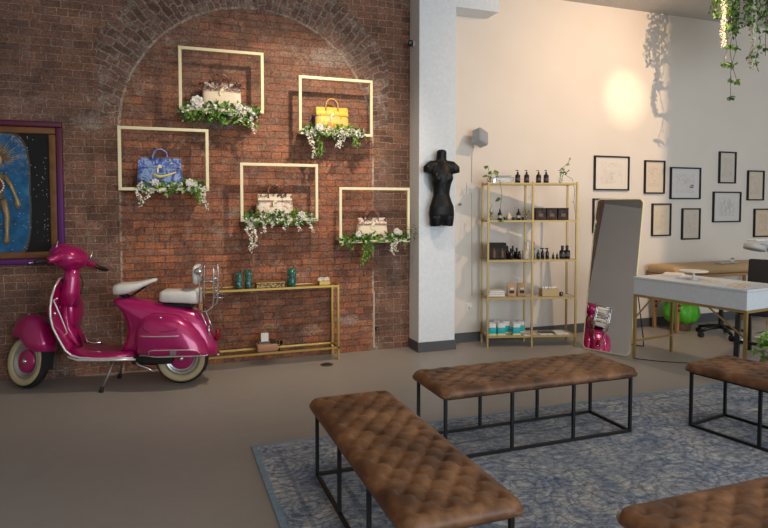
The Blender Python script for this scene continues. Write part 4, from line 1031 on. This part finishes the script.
for k in range(4): MB().box((.006*k,.004*k,.003+.005*k),(.24,.17,.0045),.05*k).build('sheet', PAPER, o)
o = thing('pedestal_stand', (4.80,4.44,z1), 'small white round pedestal stand on the desk', 'stand')
MB().lathe([(.045,0),(.045,.005),(.012,.012),(.012,.068),(.03,.075)], n=24).build('foot', WHITEV, o, True); MB().lathe([(.125,.075),(.13,.08),(.13,.086),(.001,.087)], n=32).build('plate', WHITEV, o)
for k, (x, y, lab) in enumerate([(.62,.30,'loose white sheet near the middle of the desk'),(.88,.33,'loose sheet with print near the right end of the desk'),(.95,.14,'loose white sheet near the front right corner of the desk')]):
    q = MB().box((0,0,.001),(.15,.21,.0015)).build('paper_sheet', MAG.m, None, loc=dp(x,y,z1), rz=DA+.2*k); tag(q, lab, 'paper', 'loose sheets on the desk')

# ------------------------------------------------------------------ massage table and things behind the desk
mt_ = thing('massage_table', (5.70,5.54,0), 'tan padded massage table with wooden legs behind the desk', 'massage table')
MB().b2(0,1.75,0,.46,.70,.812).build('padding', TAN, mt_, bevel=.052, seg=6); MB().b2(.02,1.73,.02,.44,.665,.70).build('deck', WOOD, mt_, bevel=.004)
for x in (.09,1.62):
    for y in (.04,.40):
        lg = MB().b2(x,x+.035,y,y+.035,0,.665).build('leg', WOOD, mt_, bevel=.003)
        for z in (.28,.34): MB().cyl((x+.0175,y,z),(x+.0175,y-.018,z),.014).build('knob', mat('dark red knob', (.10,.01,.01), .4), lg)
MB().bar((.11,.38,.30),(.55,.38,.68),.018).build('brace', WOOD, mt_); MB().bar((.11,.06,.30),(.55,.06,.68),.018).build('brace', WOOD, mt_)
o = thing('waste_bin', (6.03,5.75,0), 'brown waste bin lined with a bright green bag under the massage table', 'waste bin')
MB().lathe([(.10,0),(.11,.01),(.125,.16),(.115,.16),(.1,.02),(.001,.015)], n=24).build('bin', mat('brown bin', (.22,.12,.07), .6), o)
m = MB(); rnd.seed(9); rings = []
for z, r in [(.10,.14),(.13,.185),(.20,.20),(.27,.20),(.32,.18),(.35,.13),(.345,.06)]:
    rings.append([(r*(1+.10*sin(5*a+z*30)+.05*sin(11*a+z*60))*cos(a), r*(1+.08*sin(6*a+z*41)+.05*sin(13*a))*sin(a), z+.012*sin(7*a)) for a in [2*pi*k/48 for k in range(48)]])
m.loft(rings); m.build('green_bag', mat('bright green plastic', (.10,.55,.03), .35, 0, .25, 20), o, True)
# rolling stool with five-star base
o = thing('rolling_stool', (6.17,5.30,0), 'black rolling stool with five star base behind the desk', 'stool')
m = MB(); m.cyl((0,0,.10),(0,0,.40),.03,.022); m.build('gas_lift', BLACKM, o)
MB().lathe([(.17,.42),(.19,.44),(.19,.50),(.17,.52),(.001,.525)], n=28).build('seat', BLACKF, o, True); MB().lathe([(.10,.395),(.10,.42),(.001,.42)], n=16).build('seat_plate', BLACKM, o)
for k in range(5):
    a = 2*pi*k/5+.5; q = MB().tube([(0,0,.115),(cos(a)*.15,sin(a)*.15,.10),(cos(a)*.27,sin(a)*.27,.072)],[.026,.022,.017],8).build('base_arm', BLACKP, o, True)
    MB().cyl((cos(a)*.27-sin(a)*.022,sin(a)*.27+cos(a)*.022,.03),(cos(a)*.27+sin(a)*.022,sin(a)*.27-cos(a)*.022,.03),.03,.03,14).build('caster', RUBBER, q)
# black chair
CA = math.atan2(.18,.38)
ch = thing('chair', (5.45,4.51,0), 'black chair with square padded back standing behind the desk', 'chair', CA)   # local x to the back, y = left(+)
cwid, cdep = .46, .42
for x, h in ((.02,.44),(cdep-.02,.46)):
    for y in (-.02,-cwid+.02): MB().bar((x-(.05 if x < .1 else -.05), y, 0), (x, y, h), .045).build('leg', BLACKP, ch)
MB().b2(0,cdep,-cwid,0,.44,.52).build('seat', BLACKF, ch, bevel=.02, seg=3)
M = Matrix.Translation((cdep,-cwid/2,.50)) @ Matrix.Rotation(R(8),4,'Y'); MB().box((0,0,.24),(.06,cwid+.02,.48),0,M).build('backrest', BLACKF, ch, bevel=.02, seg=3)
MB().bar((.02,-.02,.16),(.02,-cwid+.02,.16),.03).build('stretcher', BLACKP, ch)
# lamps
o = thing('magnifier_lamp', (6.50,4.95,0), 'white standing magnifier lamp with bent arm at the right edge', 'lamp')
m = MB()
MB().lathe([(.14,0),(.14,.02),(.03,.035),(.001,.036)], n=28).build('base', WHITEV, o); MB().cyl((0,0,.03),(0,0,.92),.014,.012).build('pole', WHITEV, o)
MB().tube([(0,0,.90),(-.01,0,1.0),(-.05,0,1.07),(-.13,0,1.095),(-.2,0,1.085)],[.018,.02,.021,.02,.018],10).build('gooseneck', GREY, o, True)
MB().lathe([(.11,0),(.115,.012),(.115,.05),(.10,.06),(.001,.062)], n=28, M=Matrix.Translation((-.26,0,1.045)) @ Matrix.Rotation(R(14),4,'Y')).build('lamp_head', GREY, o, True)
MB().box((-.16,0,1.155),(.30,.14,.025),0).build('head_cover', WHITEP, o, bevel=.01)
o = thing('instrument_tray', (6.66,5.66,.812), 'slim grey tray with a clear knob lying on the massage table', 'tray', .1)
MB().box((-.02,0,.012),(.30,.10,.016)).build('tray', GREY, o, bevel=.006); MB().box((-.02,0,.004),(.2,.06,.008)).build('foot', DKGREY, o); MB().ball((.10,-.01,.045),.026).build('knob', GLASSC, o, True)
o = thing('foil_ball', (6.02,4.93,.0), 'small shiny silver crumpled object near the black chair leg', 'ornament')
m = MB(); m.ball((0,0,.055),(.05,.05,.05),12,8); rnd.seed(3); m.v = [(x*(1+rnd.uniform(-.2,.2)), y*(1+rnd.uniform(-.2,.2)), z*(1+rnd.uniform(-.1,.1))) for x, y, z in m.v]; m.build('foil', CHROME, o)
# power cable on the floor
tag(MB().tube([(4.44,4.80,.004),(4.6,4.62,.004),(4.85,4.45,.004),(5.15,4.35,.004),(5.5,4.2,.004)],.004,6).build('power_cable', BLACKP, None, True), 'thin black power cable lying on the floor under the desk', 'cable')
# potted plant right
rnd.seed(31)
o = thing('potted_plant', (4.80,3.42,0), 'leafy green plant in a terracotta pot behind the right-hand bench', 'potted plant')
MB().lathe([(.10,.012),(.14,.13),(.155,.13),(.155,.16),(.14,.16),(.13,.14),(.001,.13)], n=28).build('pot', mat('terracotta', (.38,.15,.07), .8), o, True)
MB().lathe([(.135,.14),(.001,.15)], n=20).build('soil', mat('soil', (.03,.02,.015), .9), o)
a, b = MB(), MB()
for k in range(46):
    an = rnd.uniform(0, 2*pi); rr = rnd.uniform(.05,.27); hh = rnd.uniform(.10,.43)*(1-.4*rr)
    tip = (cos(an)*rr, sin(an)*rr, .10+hh); a.tube([(0,0,.13),(tip[0]*.4,tip[1]*.4,.13+hh*.6),tip],.004,5)
    for _ in range(6): leaf(b, (tip[0]+rnd.uniform(-.03,.03), tip[1]+rnd.uniform(-.03,.03), tip[2]+rnd.uniform(-.04,.03)), rdir(-.1), rnd.uniform(.05,.09), rnd.uniform(.03,.045), rnd.uniform(0,3))
a.build('stems', STEM, o); b.build('leaves', LEAF, o)

# ------------------------------------------------------------------ hanging wisteria top right
def wisteria(loc, label, strands, w, seed, top=3.95):
    rnd.seed(seed); g = thing('hanging_wisteria', loc, label, 'hanging flowers', 0, 'artificial wisteria hung from the ceiling')
    st, lf, ld, bl = MB(), MB(), MB(), MB()
    for (x, y, L, kind) in strands:
        n = int(L/.02); q = [(x+.02*sin(i*.35+x*20)+.0*i, y+.015*cos(i*.3), -L*i/n) for i in range(n+1)]
        st.tube(q, .003, 5)
        for i, p in enumerate(q):
            f = i/n
            if kind == 'w':
                if f > .25:
                    for _ in range(6): blossom(bl, (p[0]+rnd.uniform(-.022,.022)*w, p[1]+rnd.uniform(-.022,.022)*w, p[2]), rnd.uniform(.011,.018))
                if f < .4 or rnd.random() < .1:
                    for _ in range(5): leaf(lf if rnd.random() < .5 else ld, (p[0]+rnd.uniform(-.06,.06), p[1]+rnd.uniform(-.06,.06), p[2]), rdir(-.6), rnd.uniform(.03,.06), .022, rnd.uniform(0,3))
            elif kind == 'l':
                for _ in range(5): leaf(lf if rnd.random() < .5 else ld, (p[0]+rnd.uniform(-.05,.05), p[1]+rnd.uniform(-.05,.05), p[2]), rdir(-.6), rnd.uniform(.03,.055), .022, rnd.uniform(0,3))
            else:
                if i % 9 == 0:
                    for _ in range(9): leaf(lf if rnd.random() < .6 else ld, (p[0]+rnd.uniform(-.03,.03), p[1], p[2]), rdir(-.6), rnd.uniform(.04,.06), .028, rnd.uniform(0,3))
                elif rnd.random() < .35: blossom(bl, (p[0]+rnd.uniform(-.015,.015), p[1], p[2]), .008)
    MB().lathe([(.05,-.03),(.05,0)], n=12).build('ceiling_hook', WHITEV, g)
    st.build('vine', STEM, g); lf.build('light_leaves', LEAF, g); ld.build('dark_leaves', LEAFD, g); bl.build('blossoms', PETAL, g)
wisteria((5.52,4.8,3.95), 'hanging wisteria strand furthest left, near the ceiling', [(-.0,0,.74,'w'),(.06,.03,.35,'l'),(-.03,.05,.42,'l'),(.05,0,.95,'t')], .8, 41)
wisteria((5.70,4.8,3.95), 'hanging wisteria with the longest leafy trail in the middle', [(0,0,.55,'l'),(-.06,0,1.30,'t'),(.05,.05,1.1,'t'),(.0,.04,.6,'l')], 1., 42)
wisteria((5.82,4.7,3.95), 'hanging wisteria with thick pale blossom strand right of the long trail', [(0,0,.98,'w'),(.03,.03,.9,'w'),(-.05,.0,.5,'l'),(.08,0,1.0,'t')], .9, 43)
wisteria((6.08,4.7,3.95), 'bushy hanging wisteria at the upper right corner', [(-.05,0,.5,'l'),(.02,0,.72,'w'),(.07,.03,.68,'w'),(.12,0,.7,'w'),(0,.06,.8,'t'),(.18,0,.6,'w')], 1.6, 44)
wisteria((6.45,4.6,3.95), 'bushy hanging wisteria beyond the right edge', [(-.1,0,.6,'w'),(.0,0,.7,'l'),(.1,.03,.68,'w'),(.2,0,.7,'l'),(0,.1,.8,'w')], 1.8, 45)

# ------------------------------------------------------------------ lights
def aim(o, tgt):
    d = Vector(tgt) - o.location; o.rotation_euler = d.to_track_quat('-Z','Y').to_euler()
def spot(loc, tgt, e, size, blend, col, r=.03):
    l = bpy.data.lights.new('ceiling_spot', 'SPOT'); l.energy = e; l.spot_size = R(size); l.spot_blend = blend; l.color = col; l.shadow_soft_size = r
    o = bpy.data.objects.new('ceiling_spot', l); COL.objects.link(o); o.location = loc; aim(o, tgt); return o
WARM = (1., .68, .42)
spot((1.75,4.40,3.85), (1.05,6.05,1.35), 255, 85, 1., (1.,.82,.62), .05)
LX, LY, LZ = 5.15, 3.40, 3.80
spot((LX,LY,LZ), (5.1,6.05,2.3), 250, 120, 1., WARM, .009)
spot((LX,LY,LZ), (5.37,6.05,2.88), 230, 17, 1., WARM, .009)
# the track spotlight itself, plus an unseen flap added to shade the wall's right
f = thing('track_spotlight', (LX, LY, 3.95), 'black track spotlight with an added light-blocking flap on the ceiling above the desk', 'spotlight')
MB().cyl((0,-.10,-.02),(0,-.10,0),.05).build('base', BLACKM, f); MB().cyl((0,-.10,-.02),(0,-.10,-.10),.01).build('arm', BLACKM, f)
MB().tube([(0,-.22,-.12),(0,-.03,-.15)],.045,20).build('housing', BLACKM, f, True)
MB().b2(.066, .34, .198, .202, -.47, -.03).build('added_shade_flap', BLACKM, f)
MB().bar((.04,-.03,-.14),(.10,.20,-.14),.012,.02).build('flap_holder', BLACKM, f)
def area(loc, tgt, sx, sy, e, col):
    l = bpy.data.lights.new('window_or_fill_light', 'AREA'); l.shape = 'RECTANGLE'; l.size = sx; l.size_y = sy; l.energy = e; l.color = col
    o = bpy.data.objects.new('window_or_fill_light', l); COL.objects.link(o); o.location = loc; aim(o, tgt); return o
area((4.5,-4.0,1.9), (4.0,6,1.4), 7, 3.0, 300, (.84,.93,1.))
area((1.5,1.0,3.9), (1.5,1.0,0), 6, 3, 30, (1.,.84,.68))  # added warm overhead fill, no such fixture known, brightens the upper brick
w = bpy.data.worlds.new('world'); SC.world = w; w.use_nodes = True
w.node_tree.nodes['Background'].inputs[0].default_value = (.88,.94,1.,1); w.node_tree.nodes['Background'].inputs[1].default_value = .35

# ------------------------------------------------------------------ camera
cd = bpy.data.cameras.new('camera'); co = bpy.data.objects.new('camera', cd); COL.objects.link(co); SC.camera = co
cd.sensor_width = 36; cd.sensor_fit = 'HORIZONTAL'; cd.lens = 604/768*36; cd.shift_y = -(264-231.37)/768
co.location = (0,0,1.55); co.rotation_euler = (R(90-2.5), 0, R(-20)); cd.clip_start = .05
SC.view_settings.view_transform = 'Standard'; SC.view_settings.look = 'None'; SC.view_settings.gamma = 1; SC.view_settings.exposure = 0
SC.view_settings.use_curve_mapping = False
